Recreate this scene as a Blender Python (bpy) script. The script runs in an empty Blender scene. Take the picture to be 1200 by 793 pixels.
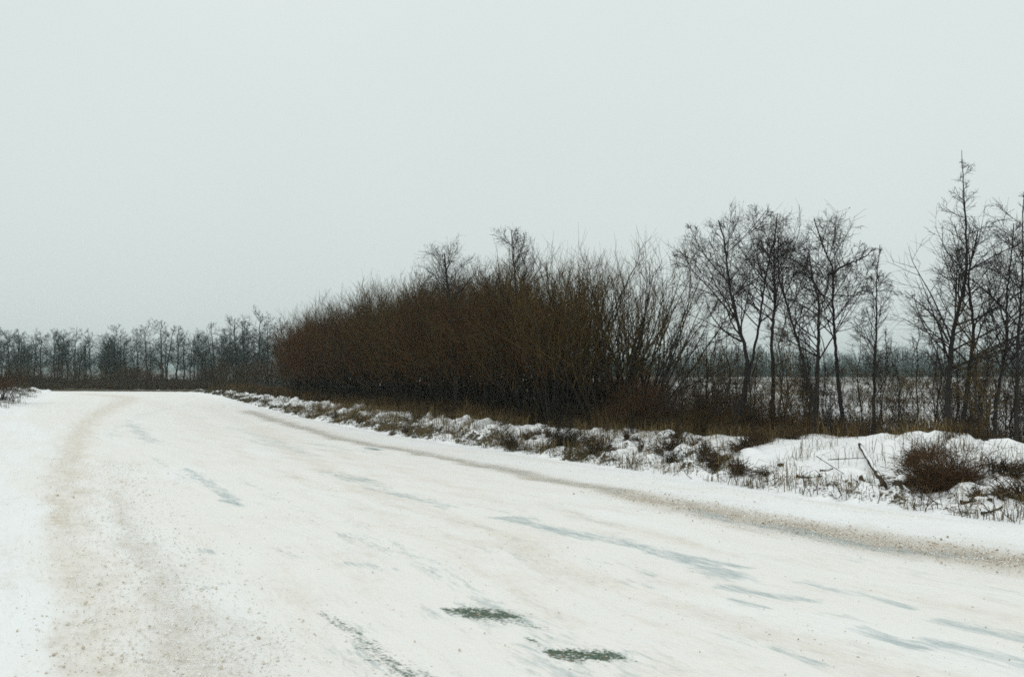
import bpy, math
import numpy as np

# ------------------------------------------------------------------ basics
scene = bpy.context.scene
COL = scene.collection
RNG = np.random.default_rng(11)
CAM_H = 1.6
FPX = 1100.0              # focal length in photo pixels (1200 wide)
HORIZON = 434.0
PITCH = math.atan((HORIZON - 396.5) / FPX)
UP = np.array([0.0, 0.0, 1.0])


def ray(px, py):
    a, b = (px - 600.0) / FPX, (396.5 - py) / FPX
    return np.array([a, math.cos(PITCH) - b * math.sin(PITCH), math.sin(PITCH) + b * math.cos(PITCH)])


def gp(px, py, z=0.0):
    """ground point seen at a pixel of the photograph"""
    d = ray(px, py)
    t = (z - CAM_H) / d[2]
    return np.array([d[0] * t, d[1] * t, z])


def at(px, py, depth):
    d = ray(px, py)
    return np.array([d[0] / d[1] * depth, depth, CAM_H + d[2] / d[1] * depth])


def top_z(py, depth):
    return at(600, py, depth)[2]


def px_of(p):
    return 600.0 + FPX * p[0] / max(p[1], 0.1)


def sstep(a, b, x):
    t = np.clip((np.asarray(x, float) - a) / (b - a), 0, 1)
    return t * t * (3 - 2 * t)


# ------------------------------------------------------------------ numpy noise
_perm = np.random.default_rng(5).permutation(1024)
_ang = np.random.default_rng(6).random(1024) * 2 * math.pi
_gx, _gy = np.cos(_ang), np.sin(_ang)


def pn(x, y, seed=0):
    x = np.asarray(x, float) + seed * 17.31
    y = np.asarray(y, float) + seed * 9.73
    xi, yi = np.floor(x).astype(int), np.floor(y).astype(int)
    xf, yf = x - xi, y - yi
    u, v = xf ** 3 * (xf * (xf * 6 - 15) + 10), yf ** 3 * (yf * (yf * 6 - 15) + 10)

    def g(ix, iy, dx, dy):
        h = _perm[(_perm[ix & 1023] + iy) & 1023]
        return _gx[h] * dx + _gy[h] * dy
    a = g(xi, yi, xf, yf) * (1 - u) + g(xi + 1, yi, xf - 1, yf) * u
    b = g(xi, yi + 1, xf, yf - 1) * (1 - u) + g(xi + 1, yi + 1, xf - 1, yf - 1) * u
    return (a * (1 - v) + b * v) * 1.5


def fbm(x, y, octaves=4, seed=0):
    s, a, f = 0, 1.0, 1.0
    for k in range(octaves):
        s = s + a * pn(np.asarray(x) * f, np.asarray(y) * f, seed + k * 3)
        a *= 0.5
        f *= 2.03
    return s / 1.6


def spline(P, n_per=12):
    P = np.asarray(P, float)
    Q = np.vstack([2 * P[0] - P[1], P, 2 * P[-1] - P[-2]])
    out = []
    for i in range(1, len(Q) - 2):
        p0, p1, p2, p3 = Q[i - 1], Q[i], Q[i + 1], Q[i + 2]
        for t in np.arange(n_per) / n_per:
            out.append(0.5 * (2 * p1 + (p2 - p0) * t + (2 * p0 - 5 * p1 + 4 * p2 - p3) * t * t + (3 * p1 - p0 - 3 * p2 + p3) * t ** 3))
    out.append(P[-1])
    return np.array(out)


def resample(P, n):
    P = np.asarray(P, float)
    L = np.concatenate([[0], np.cumsum(np.linalg.norm(np.diff(P, axis=0), axis=1))])
    s = np.linspace(0, L[-1], n)
    return np.stack([np.interp(s, L, P[:, k]) for k in range(P.shape[1])], 1)


# ------------------------------------------------------------------ mesh building
class MB:
    def __init__(self):
        self.v, self.q, self.t, self.tone, self.n = [], [], [], [], 0

    def add(self, v, quads=None, tris=None, tone=None):
        v = np.asarray(v, float).reshape(-1, 3)
        if quads is not None and len(quads):
            self.q.append(np.asarray(quads, int).reshape(-1, 4) + self.n)
        if tris is not None and len(tris):
            self.t.append(np.asarray(tris, int).reshape(-1, 3) + self.n)
        self.v.append(v)
        self.tone.append(np.full(len(v), 0.5) if tone is None else np.asarray(tone, float))
        self.n += len(v)

    def tubes(self, P, R, sides=4, tone=None):
        """P (N,n,3), R (N,n): N tapering tubes"""
        P, R = np.asarray(P, float), np.asarray(R, float)
        if P.ndim == 2:
            P, R = P[None], R[None]
        N, n, _ = P.shape
        if not N:
            return
        T = np.gradient(P, axis=1)
        T /= np.linalg.norm(T, axis=2, keepdims=True) + 1e-9
        ref = np.where((np.abs(T[:, :1, 2:]) > 0.9), np.array([1.0, 0.13, 0]), np.array([0.05, 0.02, 1.0]))
        A = np.cross(T, np.broadcast_to(ref, T.shape))
        A /= np.linalg.norm(A, axis=2, keepdims=True) + 1e-9
        B = np.cross(T, A)
        th = np.arange(sides) * 2 * math.pi / sides
        ring = P[:, :, None] + R[:, :, None, None] * (np.cos(th)[None, None, :, None] * A[:, :, None] + np.sin(th)[None, None, :, None] * B[:, :, None])
        base = (np.arange(N) * n * sides)[:, None, None]
        i = (np.arange(n - 1) * sides)[None, :, None]
        j = np.arange(sides)[None, None, :]
        j2 = (np.arange(sides)[None, None, :] + 1) % sides
        q = np.stack(np.broadcast_arrays(base + i + j, base + i + j2, base + i + sides + j2, base + i + sides + j), -1)
        tn = np.full((N,), 0.5) if tone is None else np.broadcast_to(np.asarray(tone, float), (N,))
        self.add(ring.reshape(-1, 3), quads=q.reshape(-1, 4), tone=np.repeat(tn, n * sides))

    def blades(self, base, tip, mid, w, tone):
        """flat tapering grass blades bent through mid"""
        N = len(base)
        d = tip - base
        side = np.cross(d, RNG.normal(size=(N, 3)))
        side /= np.linalg.norm(side, axis=1, keepdims=True) + 1e-9
        s = side * np.asarray(w)[:, None] * 0.5
        V = np.stack([base - s, base + s, mid - s * 0.8, mid + s * 0.8, tip], 1)
        b = (np.arange(N) * 5)[:, None]
        self.add(V.reshape(-1, 3), quads=b + np.array([[0, 1, 3, 2]]), tris=b + np.array([[2, 3, 4]]), tone=np.repeat(tone, 5))

    def mesh(self, name, mat, smooth=True, attrs=None):
        me = bpy.data.meshes.new(name)
        V = np.concatenate(self.v)
        Q = np.concatenate(self.q) if self.q else np.zeros((0, 4), int)
        T = np.concatenate(self.t) if self.t else np.zeros((0, 3), int)
        me.vertices.add(len(V))
        me.vertices.foreach_set('co', V.astype(np.float32).ravel())
        loops = np.concatenate([Q.ravel(), T.ravel()]).astype(np.int32)
        me.loops.add(len(loops))
        me.loops.foreach_set('vertex_index', loops)
        starts = np.concatenate([np.arange(len(Q)) * 4, len(Q) * 4 + np.arange(len(T)) * 3]).astype(np.int32)
        me.polygons.add(len(starts))
        me.polygons.foreach_set('loop_start', starts)
        me.update(calc_edges=True)
        me.polygons.foreach_set('use_smooth', np.full(len(starts), smooth))
        tone = np.concatenate(self.tone)
        at_ = me.attributes.new('tone', 'FLOAT', 'POINT')
        at_.data.foreach_set('value', tone.astype(np.float32))
        for k, a in (attrs or {}).items():
            x = me.attributes.new(k, 'FLOAT', 'POINT')
            x.data.foreach_set('value', np.asarray(a).astype(np.float32).ravel())
        me.materials.append(mat)
        me.validate()
        return me


def grid_faces(n, m):
    i = np.arange(n - 1)[:, None] * m
    j = np.arange(m - 1)[None, :]
    a = i + j
    return np.stack([a, a + m, a + m + 1, a + 1], -1).reshape(-1, 4)


def link(name, me, parent=None):
    o = bpy.data.objects.new(name, me)
    COL.objects.link(o)
    if parent is not None:
        o.parent = parent
    return o


def tag(o, label=None, cat=None, group=None, kind=None):
    for k, v in (('label', label), ('category', cat), ('group', group), ('kind', kind)):
        if v:
            o[k] = v
    return o


def thing(name, label, cat, loc=(0, 0, 0), rz=0.0, sc=(1, 1, 1), group=None):
    o = link(name, None)
    o.location = tuple(loc)
    o.rotation_euler = (0, 0, rz)
    o.scale = tuple(sc)
    return tag(o, label, cat, group)


def dup(root, loc, rz, sc, label, group):
    r = root.copy()
    COL.objects.link(r)
    r.location, r.rotation_euler, r.scale = tuple(loc), (0, 0, rz), tuple(sc)
    r['label'] = label
    if group:
        r['group'] = group
    elif 'group' in r:
        del r['group']
    for ch in list(root.children):
        c = ch.copy()
        COL.objects.link(c)
        c.parent = r
        for g in list(ch.children):
            d = g.copy()
            COL.objects.link(d)
            d.parent = c
    return r


# ------------------------------------------------------------------ materials
def new_mat(name):
    m = bpy.data.materials.new(name)
    m.use_nodes = True
    nt = m.node_tree
    nt.nodes.clear()
    return m, nt


class NT:
    def __init__(self, nt):
        self.nt = nt

    def n(self, typ, **kw):
        x = self.nt.nodes.new(typ)
        for k, v in kw.items():
            setattr(x, k, v)
        return x

    def put(self, sock, v):
        if hasattr(v, 'is_output') or isinstance(v, bpy.types.NodeSocket):
            self.nt.links.new(v, sock)
        else:
            sock.default_value = v

    def math(self, op, a, b=0.0, clamp=False):
        x = self.n('ShaderNodeMath', operation=op, use_clamp=clamp)
        self.put(x.inputs[0], a)
        self.put(x.inputs[1], b)
        return x.outputs[0]

    def mix(self, f, a, b):
        x = self.n('ShaderNodeMix', data_type='RGBA')
        self.put(x.inputs[0], f)
        self.put(x.inputs[6], a if isinstance(a, bpy.types.NodeSocket) else (*a, 1))
        self.put(x.inputs[7], b if isinstance(b, bpy.types.NodeSocket) else (*b, 1))
        return x.outputs[2]

    def noise(self, vec, scale, detail=4, rough=0.55, dist=0.0):
        x = self.n('ShaderNodeTexNoise')
        if vec is not None:
            self.put(x.inputs['Vector'], vec)
        x.inputs['Scale'].default_value = scale
        x.inputs['Detail'].default_value = detail
        x.inputs['Roughness'].default_value = rough
        x.inputs['Distortion'].default_value = dist
        return x.outputs['Fac']

    def rng(self, v, a, b, c=0.0, d=1.0):
        x = self.n('ShaderNodeMapRange', clamp=True)
        self.put(x.inputs[0], v)
        for i, q in enumerate((a, b, c, d)):
            x.inputs[1 + i].default_value = q
        return x.outputs[0]

    def attr(self, name):
        x = self.n('ShaderNodeAttribute', attribute_name=name)
        return x.outputs['Fac']

    def out(self, color, rough=0.8, bump=None, spec=0.3):
        b = self.n('ShaderNodeBsdfPrincipled')
        self.put(b.inputs['Base Color'], color if isinstance(color, bpy.types.NodeSocket) else (*color, 1))
        self.put(b.inputs['Roughness'], rough)
        b.inputs['Specular IOR Level'].default_value = spec
        if bump is not None:
            self.put(b.inputs['Normal'], bump)
        o = self.n('ShaderNodeOutputMaterial')
        self.nt.links.new(b.outputs[0], o.inputs[0])

    def bump(self, h, strength, dist, nrm=None):
        x = self.n('ShaderNodeBump')
        x.inputs['Strength'].default_value = strength
        x.inputs['Distance'].default_value = dist
        self.put(x.inputs['Height'], h)
        if nrm is not None:
            self.put(x.inputs['Normal'], nrm)
        return x.outputs[0]


SNOW = (0.86, 0.885, 0.885)
SNOW_WARM = (0.835, 0.828, 0.79)


def bark_mat(name, c1, c2, vary=0.35):
    m, nt = new_mat(name)
    k = NT(nt)
    tc = k.n('ShaderNodeTexCoord').outputs['Object']
    oi = k.n('ShaderNodeObjectInfo').outputs['Random']
    f = k.math('ADD', k.math('MULTIPLY', k.noise(tc, 6, 3), 0.7), k.math('MULTIPLY', oi, vary))
    f = k.math('ADD', f, k.math('MULTIPLY', k.math('SUBTRACT', k.attr('tone'), 0.5), 0.8))
    col = k.mix(k.rng(f, 0.15, 0.85), c1, c2)
    k.out(col, 0.85, spec=0.2)
    return m


M_ALDER = bark_mat('alder_bark', (0.012, 0.011, 0.010), (0.034, 0.029, 0.025))
M_ALDER_TWIG = bark_mat('alder_twig', (0.014, 0.011, 0.010), (0.038, 0.029, 0.024))
M_CONE = bark_mat('alder_cone', (0.018, 0.012, 0.010), (0.045, 0.03, 0.022))
M_WILLOW = bark_mat('willow_bark', (0.007, 0.006, 0.004), (0.024, 0.017, 0.009))  # stems near black, so shade low in the thicket sits in their colour
M_WILLOW_TWIG = bark_mat('willow_twig', (0.012, 0.008, 0.003), (0.088, 0.057, 0.016), 0.55)
M_RUST = bark_mat('rust_twig', (0.012, 0.006, 0.0025), (0.086, 0.037, 0.009), 0.55)
M_DRY = bark_mat('dry_stem', (0.018, 0.012, 0.007), (0.095, 0.060, 0.027))
M_RUSSET = bark_mat('russet_stem', (0.016, 0.009, 0.005), (0.088, 0.047, 0.019))
M_FAR = bark_mat('far_bark', (0.012, 0.017, 0.014), (0.030, 0.036, 0.029))  # greened so the bark itself carries the blue-green haze of distance
M_LOG = bark_mat('log_bark', (0.015, 0.012, 0.010), (0.06, 0.043, 0.03))


def grass_mat(name, cols):
    m, nt = new_mat(name)
    k = NT(nt)
    r = k.n('ShaderNodeValToRGB')
    el = r.color_ramp.elements
    while len(el) < len(cols):
        el.new(0.5)
    for i, c in enumerate(cols):
        el[i].position = i / (len(cols) - 1)
        el[i].color = (*c, 1)
    k.put(r.inputs[0], k.attr('tone'))
    k.out(r.outputs[0], 0.8, spec=0.2)
    return m


M_RUSTGRASS = grass_mat('rust_grass', [(0.014, 0.009, 0.005), (0.046, 0.028, 0.011), (0.105, 0.068, 0.026), (0.27, 0.19, 0.085)])
M_GREENGRASS = grass_mat('verge_grass', [(0.022, 0.018, 0.010), (0.055, 0.050, 0.022), (0.090, 0.070, 0.030), (0.24, 0.17, 0.075)])
M_FIELDGRASS = grass_mat('field_grass', [(0.035, 0.024, 0.012), (0.09, 0.062, 0.028), (0.15, 0.11, 0.052), (0.22, 0.17, 0.09)])
M_STALK = grass_mat('stalks', [(0.025, 0.016, 0.010), (0.06, 0.04, 0.022), (0.10, 0.075, 0.045)])


def snow_bump(k, vec, a=1.0):
    n1 = k.noise(vec, 9, 5, 0.6)
    n2 = k.noise(vec, 60, 3, 0.6)
    b1 = k.bump(n1, 0.35 * a, 0.05)
    return k.bump(n2, 0.35 * a, 0.012, b1)


def mk_snow_soil():
    m, nt = new_mat('snowy_soil')
    k = NT(nt)
    tc = k.n('ShaderNodeTexCoord').outputs['Object']
    n = k.noise(tc, 7, 6, 0.7)
    n2 = k.noise(tc, 30, 4, 0.65)
    mask = k.math('ADD', k.attr('soil'), k.math('MULTIPLY', k.math('SUBTRACT', n, 0.5), 1.1))
    mask = k.math('ADD', mask, k.math('MULTIPLY', k.math('SUBTRACT', n2, 0.5), 0.8))
    mask = k.rng(mask, 0.44, 0.60)
    soil = k.mix(k.rng(k.noise(tc, 22, 4, 0.7), 0.3, 0.7), (0.030, 0.022, 0.013), (0.085, 0.062, 0.030))
    soil = k.mix(k.rng(k.noise(tc, 3.1, 3), 0.45, 0.65), soil, (0.055, 0.052, 0.026))
    lit = k.mix(k.rng(k.noise(tc, 14, 5, 0.75), 0.3, 0.7), (0.022, 0.013, 0.007), (0.075, 0.042, 0.018))
    soil = k.mix(k.attr('litter'), soil, lit)
    snow = k.mix(k.rng(k.noise(tc, 1.3, 4), 0.35, 0.7), SNOW, (0.82, 0.84, 0.845))
    col = k.mix(mask, snow, soil)
    k.out(col, 0.75, snow_bump(k, tc, 1.0))
    return m


def mk_road():
    m, nt = new_mat('packed_snow_road')
    k = NT(nt)
    tc = k.n('ShaderNodeTexCoord').outputs['Object']
    uv = k.n('ShaderNodeCombineXYZ')
    k.put(uv.inputs[0], k.attr('along'))
    k.put(uv.inputs[1], k.attr('across'))
    mp = k.n('ShaderNodeMapping')
    k.put(mp.inputs['Vector'], uv.outputs[0])
    mp.inputs['Scale'].default_value = (0.22, 1.0, 1.0)
    streak = k.noise(mp.outputs[0], 3.2, 6, 0.62, 0.4)
    streak2 = k.noise(mp.outputs[0], 11, 5, 0.65, 0.3)
    fine = k.noise(tc, 38, 5, 0.72)
    mid = k.noise(tc, 6, 5, 0.65)
    big = k.noise(mp.outputs[0], 0.9, 4, 0.55)
    snow = k.mix(k.rng(k.math('ADD', big, k.math('MULTIPLY', k.attr('cream'), 0.22)), 0.42, 0.70), SNOW, SNOW_WARM)
    snow = k.mix(k.math('MULTIPLY', k.rng(streak2, 0.5, 0.75), 0.28), snow, (0.72, 0.73, 0.72))
    # dirt carried by wheels
    streak3 = k.noise(mp.outputs[0], 30, 5, 0.7, 0.2)
    d = k.math('ADD', k.attr('dirt'), k.math('MULTIPLY', k.math('SUBTRACT', streak, 0.5), 1.3))
    d = k.math('ADD', d, k.math('MULTIPLY', k.math('SUBTRACT', fine, 0.5), 1.1))
    d = k.math('ADD', d, k.math('MULTIPLY', k.math('SUBTRACT', streak3, 0.5), 0.9))
    d = k.rng(d, 0.12, 1.15)
    d = k.math('MULTIPLY', d, k.rng(k.attr('dirt'), 0.0, 0.12))
    dcol = k.mix(k.rng(k.math('ADD', k.math('MULTIPLY', fine, 0.6), k.math('MULTIPLY', mid, 0.4)), 0.38, 0.58), (0.36, 0.275, 0.17), (0.76, 0.70, 0.59))
    col = k.mix(d, snow, dcol)
    # grit specks
    vo = k.n('ShaderNodeTexVoronoi')
    k.put(vo.inputs['Vector'], tc)
    vo.inputs['Scale'].default_value = 16
    sp = k.math('LESS_THAN', vo.outputs['Distance'], 0.16)
    keep = k.n('ShaderNodeSeparateColor')
    k.put(keep.inputs[0], vo.outputs['Color'])
    lim = k.math('ADD', k.math('MULTIPLY', k.attr('grit'), 0.62), 0.012)
    sp = k.math('MULTIPLY', sp, k.math('LESS_THAN', keep.outputs[0], lim))
    col = k.mix(k.math('MULTIPLY', sp, 0.75), col, (0.20, 0.145, 0.085))
    # thin ice with the asphalt greying through
    ic = k.math('ADD', k.attr('ice'), k.math('MULTIPLY', k.math('SUBTRACT', streak2, 0.5), 1.7))
    ic = k.math('ADD', ic, k.math('MULTIPLY', k.math('SUBTRACT', streak, 0.5), 1.3))
    ic = k.math('ADD', ic, k.math('MULTIPLY', k.math('SUBTRACT', streak3, 0.5), 1.3))
    ic = k.math('MULTIPLY', k.rng(ic, 0.36, 0.95), k.rng(k.attr('ice'), 0.02, 0.25))
    icol = k.mix(fine, (0.30, 0.39, 0.39), (0.55, 0.62, 0.62))
    col = k.mix(k.math('MULTIPLY', ic, 0.85), col, icol)
    # bare asphalt worn through, mossy
    ba = k.math('ADD', k.attr('bare'), k.math('MULTIPLY', k.math('SUBTRACT', fine, 0.5), 2.2))
    ba = k.math('ADD', ba, k.math('MULTIPLY', k.math('SUBTRACT', streak2, 0.5), 1.0))
    ba = k.math('MULTIPLY', k.rng(ba, 0.46, 0.84), k.rng(k.attr('bare'), 0.02, 0.15))
    bcol = k.mix(k.rng(k.noise(tc, 55, 3, 0.7), 0.4, 0.6), (0.024, 0.066, 0.054), (0.078, 0.122, 0.064))
    bcol = k.mix(k.rng(k.noise(tc, 24, 3, 0.6), 0.52, 0.7), bcol, (0.16, 0.115, 0.06))
    col = k.mix(ba, col, bcol)
    rough = k.rng(ic, 0, 1, 0.75, 0.42)
    hgt = k.math('ADD', k.math('MULTIPLY', streak, 0.6), k.math('MULTIPLY', mid, 0.4))
    b1 = k.bump(hgt, 0.35, 0.05)
    gr = k.math('MULTIPLY', k.noise(tc, 20, 4, 0.65), k.math('ADD', k.math('MULTIPLY', k.attr('rough'), 1.0), 0.12))
    b2 = k.bump(gr, 1.0, 0.06, b1)
    k.out(col, rough, b2, 0.3)
    return m


def mk_snow(name='snow_cap'):
    m, nt = new_mat(name)
    k = NT(nt)
    tc = k.n('ShaderNodeTexCoord').outputs['Object']
    k.out(SNOW, 0.75, snow_bump(k, tc))
    return m


M_SOIL, M_ROAD, M_SNOW = mk_snow_soil(), mk_road(), mk_snow()

# ------------------------------------------------------------------ road edges (world plan)
Rpx = [(1200, 617), (1060, 600), (920, 580.5), (780, 559), (610, 533), (505, 517.5), (445, 507.5), (362, 491.5), (308, 478.8), (271, 468.2), (246, 462.0)]
Rw = [(19, -7), (11.0, 3.2)] + [tuple(gp(*p)[:2]) for p in Rpx]
Rw += [tuple(gp(*p)[:2]) for p in [(215, 459.3), (120, 458.6), (0, 458.2)]] + [(-90, 79)]
Lw = [(3.5, -9), (-1.0, -1.0)] + [(-3.6, 3.5), (-4.8, 6), (-6.0, 8.2), (-8.0, 12), (-11.0, 18.5), (-14, 25)]
Lw += [tuple(gp(*p)[:2]) for p in [(0, 490), (25, 476), (43, 468), (52, 464), (54, 461.9), (40, 460.7), (0, 459.9)]] + [(-90, 70)]
assert len(Rw) == len(Lw) or True
NR = 1500


def curve(P):
    return spline(P, 24)


Rc, Lc = curve(Rw), curve(Lw[:len(Rw)] if len(Lw) > len(Rw) else Lw)
m_ = min(len(Rc), len(Lc))
EDGE = resample(Rc, 900)                                    # right edge, uniform arc length
_es = np.concatenate([[0], np.cumsum(np.linalg.norm(np.diff(EDGE, axis=0), axis=1))])
_et = np.gradient(EDGE, axis=0)
_et /= np.linalg.norm(_et, axis=1, keepdims=True)
for _ in range(30):
    _et[1:-1] = (_et[:-2] + _et[1:-1] * 2 + _et[2:]) / 4
_et /= np.linalg.norm(_et, axis=1, keepdims=True)
_en = np.stack([_et[:, 1], -_et[:, 0]], 1)                   # outward (to the right of travel)


def edge_at(s):
    return np.stack([np.interp(s, _es, EDGE[:, k]) for k in (0, 1)], -1), np.stack([np.interp(s, _es, _en[:, k]) for k in (0, 1)], -1)


def s_at_px(px):
    """arc length where the road edge shows at this photo column"""
    ok = EDGE[:, 1] > 1
    c = 600 + FPX * EDGE[:, 0] / np.maximum(EDGE[:, 1], 1)
    i = np.argmin(np.where(ok, np.abs(c - px), 1e9))
    return _es[i]


S_BEND = s_at_px(222)
_sk = [s_at_px(p) for p in (1900, 1200, 1000, 860, 700, 560, 420, 300, 222)]


def crest_h(s):      # height of the bank's top along the road
    return np.interp(s, _sk, [0.5, 0.46, 0.56, 0.58, 0.40, 0.34, 0.32, 0.24, 0.06])


def crest_d(s):      # distance of the bank's top from the road's edge
    return np.interp(s, _sk, [3.2, 3.0, 3.0, 2.9, 2.2, 2.2, 2.1, 1.9, 1.4])


def pcol(x, y):
    return 600 + FPX * np.asarray(x) / np.maximum(np.asarray(y), 1.0)


def smooth_mask(x, y, q):
    p = pcol(x, y)
    return sstep(815, 850, p + 25 * pn(np.asarray(x) * 1.5, np.asarray(y) * 1.5, 33)) * (1 - sstep(1030, 1075, p + 25 * pn(np.asarray(x) * 1.5, np.asarray(y) * 1.5, 34))) * sstep(0.30, 0.5, q + 0.16 * pn(np.asarray(x) * 1.3, np.asarray(y) * 1.3, 35))


def verge_h(s, d, x, y, lumps=True):
    cd, ch = crest_d(s), crest_h(s)
    up = sstep(0.05, 1.0, d / cd) * ch
    down = 1 - 0.6 * sstep(1.0, 2.6, d / cd)
    h = up * down
    h = h * (1 + 0.22 * fbm(x * 0.55, y * 0.55, 2, 3))
    if lumps:
        smooth = smooth_mask(x, y, d / cd)
        edge = sstep(0.0, 0.16, d / cd)
        calm = 0.35 + 0.85 * sstep(-0.3, 0.35, fbm(x * 0.45, y * 0.45, 2, 36))
        big = calm * (sstep(-0.25, 0.55, fbm(x * 1.9, y * 1.9, 2, 7)) * 0.17 + sstep(0.0, 0.45, pn(x * 3.6, y * 3.6, 8)) * 0.055) * (1 - 0.45 * sstep(0.75, 1.0, d / cd))
        tiny = fbm(x * 6.5, y * 6.5, 3, 9) * 0.045
        h = h + edge * (1 - 0.68 * smooth) * (big + tiny) * (1 - 0.5 * sstep(1.0, 1.5, d / cd))
        h = h + smooth * (fbm(x * 1.3, y * 1.3, 2, 31) * 0.07 + fbm(x * 5, y * 5, 2, 32) * 0.012)
    return h + 0.004


def edge_wobble(s):
    return 0.05 * pn(s * 1.7, s * 0, 4) + 0.03 * pn(s * 5.1, s * 0, 5)


# ---- ground sheet
def dist_edge(x, y):
    x, y = np.ravel(x), np.ravel(y)
    E = EDGE[::3]
    out = np.empty(len(x))
    for a in range(0, len(x), 20000):
        dx = x[a:a + 20000, None] - E[None, :, 0]
        dy = y[a:a + 20000, None] - E[None, :, 1]
        out[a:a + 20000] = np.sqrt((dx * dx + dy * dy).min(1))
    return out


def ground_h(x, y):
    x, y = np.asarray(x, float), np.asarray(y, float)
    d = dist_edge(x, y).reshape(x.shape)
    right = (y - np.interp(x, Rc[::-1, 0], Rc[::-1, 1], left=80, right=-20)) > 0
    far = sstep(10, 22, d)
    h = -0.07 + 0.02 * fbm(x * 0.35, y * 0.35, 3, 21)
    h = h + np.where(right, far, sstep(14, 25, d) * (x < -12)) * (0.16 * fbm(x * 0.07, y * 0.07, 3, 23) + 0.05 * fbm(x * 0.6, y * 0.6, 2, 25))
    return h


def build_ground():
    u = np.linspace(-1, 1, 261)
    gx = np.sinh(u * 6.2) / math.sinh(6.2) * 2500
    v = np.linspace(-1, 1, 301)
    gy = np.sinh(v * 6.0) / math.sinh(6.0) * 2500 + 18
    X, Y = np.meshgrid(gx, gy, indexing='ij')
    Z = ground_h(X, Y)
    mb = MB()
    mb.add(np.stack([X, Y, Z], -1).reshape(-1, 3), quads=grid_faces(*X.shape))
    soil = 0.27 + 0.24 * fbm(X * 0.22, Y * 0.22, 3, 41)
    soil = soil + 0.04 + 0.15 * sstep(28, 70, Y) + 0.08 * sstep(90, 140, Y)
    dE = dist_edge(X, Y).reshape(X.shape)
    pc = pcol(X, Y)
    mat_ = (1 - sstep(16, 26, dE)) * (1 - sstep(700, 790, pc)) * (pc > 225) * (Y > 12)
    mat_ = np.maximum(mat_, (1 - sstep(60, 80, dE)) * (1 - sstep(705, 745, pc)) * (pc > 300) * (Y > 20))
    mat_ = np.maximum(mat_, (Y > 74) * (Y < 170) * (1 - sstep(345, 420, pc)) * (X < 0))
    soil = soil + mat_ * 0.6
    o = link('ground', mb.mesh('ground', M_SOIL, attrs={'soil': soil, 'litter': mat_}))
    tag(o, 'flat snow covered ground with brown earth showing through', 'ground', kind='structure')


build_ground()


# ---- road sheet
def polydist(P, poly, widths):
    """signed closeness 1 at the line, 0 at its width (per point width interpolated)"""
    best = np.full(len(P), 9.0)
    for i in range(len(poly) - 1):
        a, b = poly[i], poly[i + 1]
        ab = b - a
        t = np.clip(((P - a) @ ab) / max(ab @ ab, 1e-9), 0, 1)
        dd = np.linalg.norm(P - (a + t[:, None] * ab), axis=1)
        w = widths[i] * (1 - t) + widths[i + 1] * t
        best = np.minimum(best, dd / w)
    return best


def stroke(P, pts, w, soft=1.0, fade=0):
    poly = spline(np.array([gp(*p)[:2] for p in pts]), 6)
    ws = np.interp(np.linspace(0, 1, len(poly)), np.linspace(0, 1, len(w)), w)
    if fade:      # the far end thins out
        ws = ws * np.linspace(1, 0.25, len(ws))
        far = np.linalg.norm(P - poly[-1], axis=1) / np.linalg.norm(poly[0] - poly[-1])
        soft = soft * sstep(0.0, 0.55, far)
    q = polydist(P, poly, ws)
    return np.exp(-(q ** 2) * 1.2) * soft


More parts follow.
